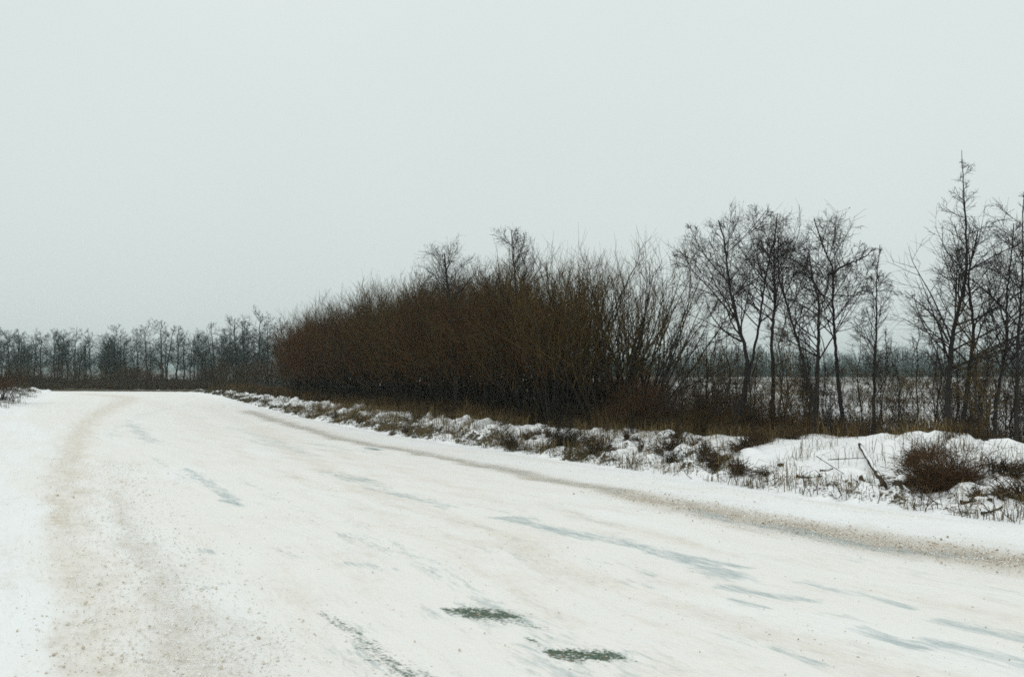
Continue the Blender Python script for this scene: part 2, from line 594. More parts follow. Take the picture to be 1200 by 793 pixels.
def build_road():
    N, M = 1150, 190
    # stations: dense where the road is near the camera
    n_ctrl = min(len(Rw), len(Lw))
    n = (n_ctrl - 1) * 24 + 1
    R0, L0 = Rc[:n], Lc[:n]
    mid = (R0 + L0) / 2
    seg = np.linalg.norm(np.diff(mid, axis=0), axis=1)
    wgt = seg / (0.05 + 0.010 * np.maximum(0, np.linalg.norm(mid[:-1], axis=1)))
    c = np.concatenate([[0], np.cumsum(wgt)])
    f = np.interp(np.linspace(0, c[-1], N), c, np.arange(n))
    ii = np.arange(n)
    R = np.stack([np.interp(f, ii, R0[:, k]) for k in (0, 1)], 1)
    L = np.stack([np.interp(f, ii, L0[:, k]) for k in (0, 1)], 1)
    al = np.concatenate([[0], np.cumsum(np.linalg.norm(np.diff((R + L) / 2, axis=0), axis=1))])
    u = np.linspace(0, 1, M)
    P = L[:, None] * (1 - u)[None, :, None] + R[:, None] * u[None, :, None]
    W = np.linalg.norm(R - L, axis=1)
    along = np.broadcast_to(al[:, None], (N, M))
    across = u[None] * W[:, None]
    x, y = P[..., 0].ravel(), P[..., 1].ravel()
    Q = np.stack([x, y], 1)
    wob = Q + np.stack([fbm(x * 0.8, y * 0.8, 3, 51), fbm(x * 0.8, y * 0.8, 3, 52)], 1) * 0.25
    dirt = np.zeros(len(Q))
    ac_, al_ = across.ravel(), along.ravel()
    ice = np.clip(fbm(al_ * 0.11, ac_ * 1.5, 3, 64) * 0.95 - 0.04, 0, 0.50) * sstep(2.0, 4.5, ac_) * sstep(1.2, 2.2, (1 - np.broadcast_to(u[None], (N, M)).ravel()) * np.repeat(W, M))
    bare = np.zeros(len(Q))
    rough = np.zeros(len(Q))
    # right-hand wheel track along the shoulder
    t1 = [(1320, 672), (1200, 659), (1100, 644), (1000, 628), (900, 611), (800, 591), (715, 574), (627, 557), (540, 540), (470, 526), (400, 513), (330, 494), (290, 481)]
    a = stroke(wob, t1, [0.62, 0.62, 0.60, 0.58, 0.52, 0.46, 0.34, 0.30, 0.28, 0.28, 0.3, 0.35, 0.4])
    dirt = np.maximum(dirt, a * 0.80)
    rough = np.maximum(rough, a)
    ice = np.maximum(ice, stroke(wob, [(1130, 650), (1000, 634), (880, 612), (800, 597)], [0.22, 0.26, 0.22, 0.15], 0.75))
    ice = np.maximum(ice, stroke(wob, t1[6:], [0.22, 0.25, 0.35, 0.5], 0.5))
    # left wheel track
    t2 = [(150, 900), (125, 793), (118, 740), (100, 690), (85, 630), (78, 575), (85, 525), (105, 493), (130, 477), (150, 468.5), (140, 464), (100, 461.5)]
    a = stroke(wob, t2, [0.26, 0.26, 0.26, 0.26, 0.28, 0.32, 0.42, 0.55, 0.75, 1.1, 1.1, 1.0], 0.58)
    dirt = np.maximum(dirt, a)
    t3 = [(330, 900), (270, 793), (225, 740), (190, 690), (160, 640), (140, 590), (135, 540)]
    a = stroke(wob, t3, [0.42, 0.45, 0.45, 0.42, 0.36, 0.3, 0.3], 0.40, 1)
    dirt = np.maximum(dirt, a)
    rough = np.maximum(rough, a * 1.0)
    # faint tracks in the middle
    for pts, w, s in (
        ([(1100, 800), (930, 749), (880, 730), (745, 692), (690, 675), (560, 620), (450, 577), (360, 535), (300, 500)], [0.3, 0.3, 0.28, 0.25, 0.3, 0.35, 0.4, 0.5, 0.6], 0.42),
        ([(1300, 770), (1100, 700), (900, 655), (700, 610), (575, 580), (400, 532), (300, 500), (240, 475)], [0.4, 0.4, 0.35, 0.35, 0.35, 0.4, 0.5, 0.7], 0.30),
        ([(800, 830), (625, 700), (500, 625), (400, 580), (300, 540), (260, 515), (215, 485), (180, 470)], [0.35, 0.35, 0.35, 0.35, 0.4, 0.5, 0.7, 0.9], 0.26),
    ):
        dirt = np.maximum(dirt, stroke(wob, pts, w, s))
    dirt = np.maximum(dirt, 0.11 + 0.12 * fbm(x * 0.25, y * 0.25, 3, 61))
    # broken icy streaks
    for pts, w, s in (
        ([(600, 606), (665, 623), (750, 640), (830, 668), (860, 676)], 0.20, 0.78),
        ([(790, 648), (820, 655), (872, 666)], 0.10, 0.85), ([(850, 688), (900, 697), (955, 704)], 0.12, 0.75),
        ([(868, 704), (885, 709), (910, 713)], 0.07, 0.95), ([(940, 682), (1000, 694), (1062, 711)], 0.10, 0.75),
        ([(1020, 737), (1040, 745), (1078, 758)], 0.10, 0.85), ([(1095, 752), (1150, 764), (1230, 785)], 0.14, 0.9),
        ([(1105, 728), (1160, 740), (1240, 755)], 0.14, 0.7), ([(850, 745), (900, 757), (950, 772)], 0.12, 0.55),
        ([(215, 549), (245, 565), (280, 592)], 0.14, 0.8), ([(255, 586), (268, 589), (284, 590)], 0.08, 1.0),
        ([(235, 643), (262, 648)], 0.10, 0.7), ([(240, 690), (262, 683)], 0.08, 0.65),
        ([(380, 553), (450, 572), (525, 594)], 0.22, 0.62), ([(155, 497), (166, 507), (178, 518)], 0.3, 0.65),
        ([(400, 552), (440, 567), (492, 584)], 0.16, 0.66), ([(575, 606), (620, 614), (665, 624)], 0.12, 0.7),
        ([(700, 632), (730, 635), (760, 640)], 0.1, 0.8), ([(405, 660), (430, 662), (460, 666)], 0.1, 0.6),
        ([(330, 640), (352, 655)], 0.12, 0.4), ([(120, 515), (170, 485), (240, 471)], 0.4, 0.4), ([(270, 500), (330, 520), (370, 535)], 0.3, 0.5),
        ([(430, 524), (440, 527)], 0.16, 1.2), ([(610, 752), (640, 772), (680, 800)], 0.10, 0.6), ([(690, 655), (760, 672)], 0.10, 0.5),
        ([(980, 720), (1030, 728)], 0.1, 0.5), ([(560, 640), (640, 660)], 0.12, 0.4),
    ):
        ice = np.maximum(ice, stroke(Q + (wob - Q) * 0.35, pts, [w] * len(pts), s))
    # worn-through patches
    for pts, w, s in (
        ([(522, 712), (550, 714), (580, 718), (604, 719)], [0.08, 0.19, 0.20, 0.10], 0.95), ([(590, 724), (615, 730), (640, 734)], [0.10, 0.09, 0.05], 0.62),
        ([(560, 724), (590, 731)], [0.05, 0.06], 0.45),
        ([(646, 760), (668, 764), (690, 767), (712, 765)], [0.07, 0.17, 0.20, 0.10], 0.98), ([(712, 765), (731, 770)], [0.03, 0.02], 0.8),
        ([(620, 745), (634, 756)], [0.03, 0.04], 0.55),
        ([(370, 715), (383, 726), (412, 741), (440, 759), (470, 778), (505, 800), (560, 840)], [0.07, 0.11, 0.09, 0.11, 0.13, 0.13, 0.12], 0.58),
        ([(395, 745), (405, 752)], [0.07, 0.07], 0.36), ([(440, 785), (470, 800)], [0.1, 0.1], 0.40),
        ([(435, 525), (442, 527)], [0.07, 0.07], 0.8), ([(262, 588), (278, 590)], [0.05, 0.05], 0.55),
    ):
        bare = np.maximum(bare, stroke(Q + (wob - Q) * 0.5 + np.stack([fbm(x * 6, y * 6, 2, 53), fbm(x * 6, y * 6, 2, 54)], 1) * 0.06, pts, w, s))
        ice = np.maximum(ice, stroke(wob, pts, [q * 2.3 for q in w], s * 0.66))
    # geometry: smooth pillow of snow by the right edge, slight ruts
    dR = (1 - u)[None] * W[:, None]
    z = 0.015 * np.exp(-((dR - 0.35) / 0.4) ** 2)
    z = z - 0.02 * dirt.reshape(N, M) + 0.012 * fbm(x * 0.9, y * 0.9, 3, 71).reshape(N, M)
    z = z + 0.010 * rough.reshape(N, M) * fbm(x * 5, y * 5, 3, 72).reshape(N, M) - 0.008 * bare.reshape(N, M)
    z = z * sstep(0, 0.3, dR)
    mb = MB()
    mb.add(np.stack([x, y, z.ravel()], 1), quads=grid_faces(N, M)[:, ::-1])
    o = link('road', mb.mesh('road', M_ROAD, attrs={'dirt': dirt, 'ice': ice, 'bare': bare, 'rough': rough, 'grit': np.clip(dirt - 0.2, 0, 1), 'cream': sstep(1.0, 3.0, across.ravel()) * sstep(0.8, 2.0, ((1 - u)[None] * W[:, None]).ravel()), 'along': along, 'across': across}))
    tag(o, 'snow packed country road with tan wheel tracks and icy streaks', 'road', kind='structure')


build_road()


M_GRIT = grass_mat('road_grit', [(0.10, 0.065, 0.035), (0.34, 0.26, 0.17), (0.66, 0.60, 0.51), (0.84, 0.85, 0.84)])


def build_grit():
    rng = np.random.default_rng(900)
    mb = MB()

    def along(pts, w, n, size, lo, hi):
        poly = resample(spline(np.array([gp(*p)[:2] for p in pts]), 8), 300)
        i = (rng.random(n) ** 0.7 * 299).astype(int)
        i = 299 - i if pts[0][1] < pts[-1][1] else i
        i = np.clip((rng.random(n) ** 1.6 * 299).astype(int), 0, 298) if pts[0][1] > pts[-1][1] else i
        P = poly[i] + rng.normal(size=(n, 2)) * w
        s = size * rng.lognormal(0, 0.45, n)
        m = np.clip(P[:, 1] > 2, 0, 1).astype(bool)
        P, s = P[m], s[m]
        n = len(P)
        d = unit(np.stack([rng.normal(size=n), rng.normal(size=n), rng.normal(size=n) * 0.25], 1))
        t = np.linspace(-1, 1, 4)
        C = np.concatenate([P, (s * 0.12 + 0.004)[:, None]], 1)
        Q = C[:, None] + d[:, None] * (s * 0.8)[:, None, None] * t[None, :, None]
        Rr = s[:, None] * np.array([0.1, 0.55, 0.5, 0.08])[None] * rng.uniform(0.7, 1.2, (n, 4))
        mb.tubes(Q, Rr, 5, tone=np.clip(rng.uniform(lo, hi, n), 0, 1))
    along([(250, 793), (220, 740), (190, 690), (160, 640), (140, 590), (135, 540)], 0.32, 6500, 0.0058, 0.66, 1.04)
    along([(120, 793), (110, 740), (95, 690), (85, 630), (78, 575), (85, 525)], 0.24, 1800, 0.0055, 0.5, 1.0)
    along([(1320, 672), (1200, 659), (1100, 644), (1000, 628), (900, 611), (800, 591), (715, 574)], 0.27, 5600, 0.0060, 0.25, 1.0)
    along([(1300, 770), (1100, 760), (930, 749), (745, 692), (560, 620)], 0.35, 300, 0.0035, 0.2, 0.8)
    along([(1300, 640), (1182, 622), (1060, 606), (920, 587), (780, 565), (610, 539)], 0.16, 1400, 0.012, 0.85, 1.0)
    along([(560, 793), (400, 640), (300, 560)], 1.2, 500, 0.005, 0.4, 1.0)
    tag(link('road_grit', mb.mesh('road_grit', M_GRIT)), 'crumbs of snow and tan grit strewn over the road', 'grit', kind='stuff')


# ---- right verge: plowed snow over rough grass
def soil_amount(s, d, x, y):
    cd = crest_d(s)
    q = d / cd
    px_near = sstep(s_at_px(760), s_at_px(860), s)          # 1 near, right-hand part  (s falls with px) -> handled below
    near = 1 - sstep(s_at_px(900), s_at_px(740), s)
    base = 0.31 + 0.34 * fbm(x * 1.1, y * 1.1, 3, 81)
    low = np.exp(-((q - 0.22) / 0.2) ** 2) * (0.24 - 0.16 * near)
    smooth = smooth_mask(x, y, q)
    farb = sstep(s_at_px(640), s_at_px(420), s) * 0.08
    v = base + low * (0.7 + 0.8 * fbm(x * 0.7, y * 0.7, 2, 83)) + farb
    v = v + sstep(S_BEND - 4, S_BEND + 6, s) * 0.45
    v = v * (1 - 0.62 * smooth) - 0.5 * (1 - sstep(0.0, 0.07, q))
    return v


def litter_amount(s, d, x, y):
    thick = 1 - sstep(800, 845, pcol(x, y))
    return thick * sstep(0.98, 1.2, d / crest_d(s))


def build_verge():
    s0, s1 = s_at_px(2400), _es[-1] - 6
    e, _ = edge_at(np.linspace(s0, s1, 3000))
    step = 0.025 + 0.0028 * np.linalg.norm(e, axis=1)
    c = np.concatenate([[0], np.cumsum((s1 - s0) / 3000 / step[:-1])])
    S = np.interp(np.arange(0, int(c[-1])), c, np.linspace(s0, s1, 3000))
    D = np.concatenate([[-0.35, -0.2, -0.12, -0.06], np.arange(0, 3.4, 0.045), np.linspace(3.4, 9.5, 40)])
    e, n = edge_at(S)
    wob = edge_wobble(S)
    dd = D[None] + (wob[:, None] * np.exp(-np.maximum(D, 0) / 0.4)[None]) - 0.02
    X = e[:, None, 0] + n[:, None, 0] * dd
    Y = e[:, None, 1] + n[:, None, 1] * dd
    SS = np.broadcast_to(S[:, None], X.shape)
    DD = np.broadcast_to(D[None], X.shape)
    Z = verge_h(SS, DD, X, Y)
    Z = Z * (1 - sstep(7.5, 9.3, DD)) - 0.25 * sstep(7.8, 9.5, DD) - 0.05 * (1 - sstep(-0.2, 0.0, DD))
    so = soil_amount(SS, DD, X, Y)
    gz = np.gradient(Z, axis=1) / np.gradient(DD, axis=1)
    gs = np.gradient(Z, axis=0) / np.gradient(SS, axis=0)
    so = so + np.clip(np.hypot(gz, gs) - 0.5, 0, 1.5) * 0.16
    li = litter_amount(SS, DD, X, Y)
    so = so + li * 0.55
    mb = MB()
    mb.add(np.stack([X, Y, Z], -1).reshape(-1, 3), quads=grid_faces(*X.shape)[:, ::-1])
    o = link('roadside_verge', mb.mesh('roadside_verge', M_SOIL, attrs={'soil': so, 'litter': li}))
    tag(o, 'lumpy bank of snow over rough grass beside the road', 'verge', kind='structure')


build_verge()


def vpos(s, d):
    e, n = edge_at(np.asarray(s, float))
    P = e + n * np.asarray(d, float)[..., None]
    z = verge_h(np.asarray(s, float), np.asarray(d, float), P[..., 0], P[..., 1])
    g = ground_h(P[..., 0], P[..., 1])
    return np.concatenate([P, np.where(np.asarray(d) > 8.2, g, np.maximum(z, g))[..., None]], -1)


def ground_at(x, y):
    """height of whatever sheet lies on top at a plan point right of the road"""
    d2 = np.linalg.norm(EDGE - np.array([x, y]), axis=1)
    i = int(np.argmin(d2))
    g = float(ground_h(np.array([x]), np.array([y]))[0])
    d = float((np.array([x, y]) - EDGE[i]) @ _en[i])
    if 0 < d < 8.2:
        return max(g, float(verge_h(np.array([_es[i]]), np.array([d]), np.array([x]), np.array([y]))[0]))
    return g


# ---- left verge beyond the inside of the bend
def build_left_verge():
    Lcv = resample(Lc, 700)
    t = np.gradient(Lcv, axis=0)
    t /= np.linalg.norm(t, axis=1, keepdims=True)
    n = np.stack([-t[:, 1], t[:, 0]], 1)
    for _ in range(60):
        n[1:-1] = (n[:-2] + 2 * n[1:-1] + n[2:]) / 4
    n /= np.linalg.norm(n, axis=1, keepdims=True)
    keep = Lcv[:, 1] > 14
    a = int(np.argmax(keep))
    E, n = Lcv[a:], n[a:]
    E = resample(E, 1200)
    n = resample(n, 1200)
    D = np.concatenate([[-0.5, -0.3, -0.15], np.arange(0, 3, 0.1), np.linspace(3, 9, 30)])
    X = E[:, None, 0] + n[:, None, 0] * D[None]
    Y = E[:, None, 1] + n[:, None, 1] * D[None]
    DD = np.broadcast_to(D[None], X.shape)
    h = sstep(0, 2.6, DD) * 0.32 * (1 + 0.3 * fbm(X * 0.4, Y * 0.4, 2, 91)) + sstep(0, 0.5, DD) * (np.maximum(0, fbm(X * 1.6, Y * 1.6, 3, 92)) * 0.22)
    Z = (h + 0.004) * (1 - sstep(6.5, 8.8, DD)) - 0.25 * sstep(7.3, 9, DD) - 0.05 * (1 - sstep(-0.3, 0.0, DD))
    so = 0.30 + 0.26 * fbm(X * 0.9, Y * 0.9, 3, 93) - 0.4 * (1 - sstep(0, 0.4, DD))
    mb = MB()
    mb.add(np.stack([X, Y, Z], -1).reshape(-1, 3), quads=grid_faces(*X.shape))
    o = link('inner_verge', mb.mesh('inner_verge', M_SOIL, attrs={'soil': so, 'litter': np.zeros_like(so)}))
    tag(o, 'snowy hummock with tufts of grass inside the bend of the road', 'verge', kind='structure')
    return E, n


LE, LN = build_left_verge()


# ------------------------------------------------------------------ branching
def unit(v):
    return v / (np.linalg.norm(v, axis=-1, keepdims=True) + 1e-9)


def grow(st, dr, L, n, up, wig, rng):
    N = len(st)
    P = np.empty((N, n, 3))
    P[:, 0] = st
    d = unit(dr)
    for i in range(1, n):
        d = unit(d + np.asarray(up) * UP + wig * rng.normal(size=(N, 3)))
        P[:, i] = P[:, i - 1] + d * (np.asarray(L) / (n - 1))[:, None]
    return P


def spawn(P, R, m, t0, t1, ang, rng, bias=1.0, flat=0.0):
    """m children on each parent polyline: start, direction, parent radius, t, parent index"""
    N, n, _ = P.shape
    t = t0 + (t1 - t0) * ((np.arange(m)[None] + rng.random((N, m))) / m) ** bias
    f = t * (n - 1)
    i = np.minimum(f.astype(int), n - 2)
    w = (f - i)[..., None]
    k = np.arange(N)[:, None]
    st = P[k, i] * (1 - w) + P[k, i + 1] * w
    T = unit(P[k, i + 1] - P[k, i])
    r = R[k, i] * (1 - w[..., 0]) + R[k, i + 1] * w[..., 0]
    a = np.radians(ang[0] + (ang[1] - ang[0]) * rng.random((N, m)))[..., None]
    q = rng.normal(size=(N, m, 3))
    q[..., 2] *= (1 - flat)
    perp = unit(q - (q * T).sum(-1, keepdims=True) * T)
    d = np.cos(a) * T + np.sin(a) * perp
    sh = lambda z: z.reshape((N * m,) + z.shape[2:])
    return sh(st), sh(d), sh(r), sh(t), np.repeat(np.arange(N), m)


def taper(r0, r1, n, p=1.0):
    t = np.linspace(0, 1, n) ** p
    return np.asarray(r0)[:, None] * (1 - t) + np.asarray(r1)[:, None] * t


def tree_crown(mb, trunks, radii, rng, n1=20, n2=6, n3=5, t0=0.25, len1=0.34, ang1=(32, 64), up1=0.045, up2=0.03, twig_r=0.0027, cones=None, dens=1.0, len3=0.14, top_pow=0.85):
    tips = []
    Hmax = max(np.linalg.norm(np.diff(P, axis=0), axis=1).sum() for P in trunks)
    for P, R in zip(trunks, radii):
        H = np.linalg.norm(np.diff(P, axis=0), axis=1).sum()
        m1 = max(7, int(n1 * min(1.0, H / Hmax) ** 1.1))
        He = max(H, 0.30 * Hmax)
        st, d, r, t, _ = spawn(P[None], R[None], m1, t0 if H > 0.6 * Hmax else 0.15, 0.955, ang1, rng, 1.15)
        L = He * len1 * (1.02 - (t - t0) / (1 - t0)) ** top_pow * rng.uniform(0.55, 1.1, len(t)) + He * 0.012
        r0 = np.minimum(r * 0.55, 0.004 + L * 0.0075)
        B = grow(st, d, L, 8, up1, 0.085, rng)
        RB = taper(r0, np.full(len(r0), twig_r), 8)
        mb.tubes(B, RB, 5)
        st, d, r, t2, k = spawn(B, RB, n2, 0.15, 1.0, (25, 60), rng)
        L2 = L[k] * (0.62 - 0.36 * t2) * rng.uniform(0.5, 1.15, len(t2)) + 0.02
        B2 = grow(st, d, L2, 6, up2, 0.10, rng)
        R2 = taper(np.minimum(r * 0.7, 0.003 + L2 * 0.006), np.full(len(r), twig_r * 0.8), 6)
        mb.tubes(B2, R2, 4)
        st, d, r, t3, k3 = spawn(B2, R2, n3, 0.2, 1.0, (22, 62), rng)
        L3 = np.minimum(Hmax * len3, L2[k3] * 0.75 + 0.03) * rng.uniform(0.35, 1.0, len(t3))
        B3 = grow(st, d, L3, 4, up2, 0.11, rng)
        mb.tubes(B3, taper(np.full(len(r), twig_r), np.full(len(r), twig_r * 0.55), 4), 3, tone=rng.random(len(r)))
        tips.append(B3[:, -1])
        tips.append(B2[:, -1])
    if cones is not None:
        T = np.concatenate(tips)
        T = T[rng.random(len(T)) < cones[0]]
        cone_mesh(cones[1], T, cones[2], rng)


def cone_mesh(mb, T, size, rng):
    """small egg-shaped cones hanging at the twig ends"""
    s = size * rng.uniform(0.6, 1.3, len(T))
    off = rng.normal(size=(len(T), 3)) * 0.3
    off[:, 2] -= 0.5
    d = unit(off) * s[:, None] * 1.5
    t = np.linspace(0, 1, 4)
    P = T[:, None] + d[:, None] * t[None, :, None]
    R = s[:, None] * np.array([0.15, 0.5, 0.45, 0.08])[None]
    mb.tubes(P, R, 5, tone=rng.random(len(T)))


def px_trunk(pts, depth, r_base, r_top, rng, lean=0.25, n=14):
    """trunk that follows a line seen in the photograph, standing at a depth, wandering in depth as it rises"""
    W = np.array([at(p[0], p[1], depth) for p in pts])
    W = resample(spline(W, 8), n)
    w = np.cumsum(rng.normal(size=n)) * lean / math.sqrt(n)
    w -= w[0]
    k = (depth + w) / depth
    W = np.array([[0, 0, CAM_H]]) + (W - np.array([[0, 0, CAM_H]])) * k[:, None]
    R = r_base + (r_top - r_base) * np.linspace(0, 1, n) ** 0.8
    R[0] *= 1.35
    R[1] *= 1.08
    return W, R


def alder(label, stems, depth, rng_seed, limbs=(), group=None, n1=26, n2=8, n3=6, t0=0.25, cones=0.13, len1=0.44, name='alder_tree', **kw):
    rng = np.random.default_rng(rng_seed)
    tr, ra = [], []
    for pts, rb, rt in stems:
        W, R = px_trunk(pts, depth, rb * 0.82, rt, rng)
        tr.append(W)
        ra.append(R)
    lt, lr = [], []
    for pts in limbs:          # main limbs, starting on the trunk and leaving its plane
        W = resample(spline(np.array([at(p[0], p[1], depth) for p in pts]), 8), 14)
        j = int(np.argmin(np.linalg.norm(tr[0][:, [0, 2]] - W[0][[0, 2]], axis=1)))
        W[:, 1] += tr[0][j, 1] - depth + rng.normal() * 0.9 * np.linspace(0, 1, 14)
        lt.append(W)
        r0 = ra[0][j] * 0.55
        lr.append(r0 + (0.005 - r0) * np.linspace(0, 1, 14) ** 0.8)
    base = tr[0][0].copy()
    gz = ground_at(base[0], base[1])
    for W in tr:
        if W[0, 2] < gz + 0.35:
            W[0, 2] = gz - 0.08
    base[2] = gz
    root = thing(name, label, 'tree', base, group=group)
    for W, R in zip(tr, ra):
        mb = MB()
        Wn, Rn = resample(W, 40), np.interp(np.linspace(0, 1, 40), np.linspace(0, 1, len(R)), R)
        Wn[1:-1] += rng.normal(size=(38, 3)) * 0.006
        mb.tubes(Wn - base, Rn, 8)
        link('trunk', mb.mesh('trunk', M_ALDER), root)
    for W, R in zip(lt, lr):
        mb = MB()
        mb.tubes(W - base, R, 6)
        link('limb', mb.mesh('limb', M_ALDER), root)
    mb, mc = MB(), MB()
    tree_crown(mb, [W - base for W in tr + lt], ra + lr, rng, n1, n2, n3, t0, len1=len1, cones=(cones, mc, 0.012) if cones else None, **kw)
    cr = link('crown', mb.mesh('crown', M_ALDER_TWIG), root)
    if cones and mc.n:
        c = link('cone', mc.mesh('cone', M_CONE), cr)
        c['kind'] = 'stuff'
    return root


# ---- the alders by the road on the right (trunk lines read from the photograph)
D_T = 17.0
alder('two-stemmed bare alder by the thicket, one stem bowed towards the road bend', [
    ([(863, 503), (873, 454), (875, 414), (865, 381), (855, 337), (851, 301), (846, 268), (842, 258)], 0.070, 0.012),
    ([(872, 470), (876, 446), (887, 393), (895, 341), (899, 313), (909, 276)], 0.045, 0.010)], D_T + 0.2, 101, [[(862, 372), (842, 335), (820, 305), (801, 293)], [(853, 325), (836, 300), (823, 272), (819, 256)], [(868, 400), (842, 390), (818, 372), (806, 352)], [(850, 300), (868, 278), (880, 258)]], n1=20, t0=0.4)
alder('slim straight bare alder with its crown spreading above all neighbours in its clump', [
    ([(905, 490), (906, 438), (904, 397), (908, 361), (907, 309), (908, 275), (911, 250)], 0.062, 0.010)], D_T + 1.6, 102, [[(906, 350), (888, 312), (884, 284)], [(908, 320), (930, 296), (938, 276)]], n1=22, t0=0.45)
alder('forked bare alder with a thin stem slanting away from its upright trunk', [
    ([(956, 511), (957, 462), (959, 401), (959, 353), (953, 329), (948, 300)], 0.068, 0.012),
    ([(956, 488), (955, 478), (941, 422), (927, 373), (915, 333), (911, 305), (913, 280)], 0.042, 0.010)], D_T - 0.4, 103, [[(959, 365), (978, 336), (992, 312)], [(953, 329), (935, 302), (930, 272)], [(957, 420), (935, 395), (922, 385)]], n1=18, t0=0.4)
alder('bare alder with a kinked trunk bending over the forked alder beside it', [
    ([(990, 509), (982, 446), (978, 393), (976, 353), (976, 317), (966, 293), (958, 270), (954, 256)], 0.055, 0.010),
    ([(976, 321), (983, 315), (992, 310), (1012, 302), (1022, 293)], 0.028, 0.008)], D_T - 0.2, 104, [[(976, 345), (995, 348), (1012, 334)], [(966, 293), (985, 270), (994, 258)]], n1=18, t0=0.4)
alder('thin young alder standing alone between the clump and the tallest tree', [
    ([(1023, 515), (1025, 431), (1027, 375), (1027, 328), (1031, 287)], 0.045, 0.006)], D_T - 0.6, 105, n1=26, t0=0.2, cones=0.05, len1=0.22, ang1=(25, 50))
alder('tallest bare alder with a swept trunk and a pointed leader', [
    ([(1108, 508), (1113, 431), (1116, 394), (1125, 356), (1133, 319), (1131, 254), (1128, 205), (1127, 176)], 0.072, 0.004)], D_T - 1.2, 126, [[(1116, 400), (1095, 372), (1068, 352), (1054, 342)], [(1128, 345), (1105, 320), (1084, 300)], [(1133, 320), (1155, 300), (1176, 286)], [(1112, 440), (1085, 412), (1062, 396)]], n1=38, n2=6, n3=4, t0=0.2, cones=0.03, len1=0.40, ang1=(38, 68), top_pow=1.35)
alder('bare alder with a straight dark trunk close beside the tallest tree', [
    ([(1128, 503), (1136, 431), (1141, 394), (1138, 356), (1135, 324), (1146, 270)], 0.06, 0.010)], D_T - 0.8, 107, n1=22, t0=0.3, cones=0.1)
alder('slanting thin alder leaning away from the tallest tree', [
    ([(1164, 500), (1173, 440), (1180, 394), (1180, 347), (1186, 291), (1188, 262)], 0.045, 0.008)], D_T - 1.0, 108, n1=24, t0=0.25, cones=0.08)
alder('bare alder cut by the edge of the view, with an upright leader', [
    ([(1190, 505), (1192, 450), (1193, 403), (1198, 320), (1199, 240), (1200, 225)], 0.045, 0.006)], D_T - 1.4, 109, n1=26, t0=0.2, cones=0.1)
alder('gnarled dark alder with a round crown rising out of the thicket', [
    ([(536, 480), (531, 400), (527, 350), (523, 322), (521, 297)], 0.12, 0.02)], 26.5, 110, n1=24, t0=0.64, cones=0.4, len1=0.36, top_pow=0.55, ang1=(45, 80))
alder('slender alder standing clear above the middle of the thicket', [
    ([(606, 490), (606, 420), (606, 360), (602, 310), (599, 270)], 0.085, 0.010)], 23.5, 111, n1=26, t0=0.5, cones=0.3, len1=0.27, top_pow=0.6)

# more thin saplings between the alders
SAP = []
for k in range(4):
    rng = np.random.default_rng(200 + k)
    root = thing('sapling', 'x', 'sapling')
    n = 12
    w = np.cumsum(rng.normal(size=(n, 2)) * 0.025, axis=0)
    W = np.stack([w[:, 0] + np.linspace(0, 0.15 * (k - 1.5), n), w[:, 1], np.linspace(0, 1.0, n) * 2.6], 1)
    W[0, :2] = 0
    R = 0.016 + (0.004 - 0.016) * np.linspace(0, 1, n)
    mb = MB()
    mb.tubes(W, R, 5)
    link('trunk', mb.mesh('trunk', M_ALDER), root)
    mb = MB()
    tree_crown(mb, [W], [R], rng, 18, 5, 3, 0.12, len1=0.32, ang1=(25, 55), up1=0.16, twig_r=0.0028)
    link('crown', mb.mesh('crown', M_WILLOW_TWIG if k % 2 else M_ALDER_TWIG), root)
    SAP.append(root)
SAP_LABEL = 'thin leafless sapling growing among the roadside alders'
rng = np.random.default_rng(77)
n_s = 0
for i in range(108):
    px = rng.uniform(770, 1230)
    Y = rng.uniform(15.5, 24)
    x = (px - 600) / FPX * Y
    z = ground_at(x, Y)
    sc = rng.uniform(0.4, 1.0)
    a = SAP[i % 4]
    if i < 4:
        a.location, a.rotation_euler, a.scale = (x, Y, z - 0.03), (0, 0, rng.uniform(0, 6.28)), (sc * 1.2, sc * 1.2, sc)
        a['label'], a['group'] = SAP_LABEL, 'saplings among the alders'
    else:
        dup(a, (x, Y, z - 0.03), rng.uniform(0, 6.28), (sc * 1.2, sc * 1.2, sc), SAP_LABEL, 'saplings among the alders')


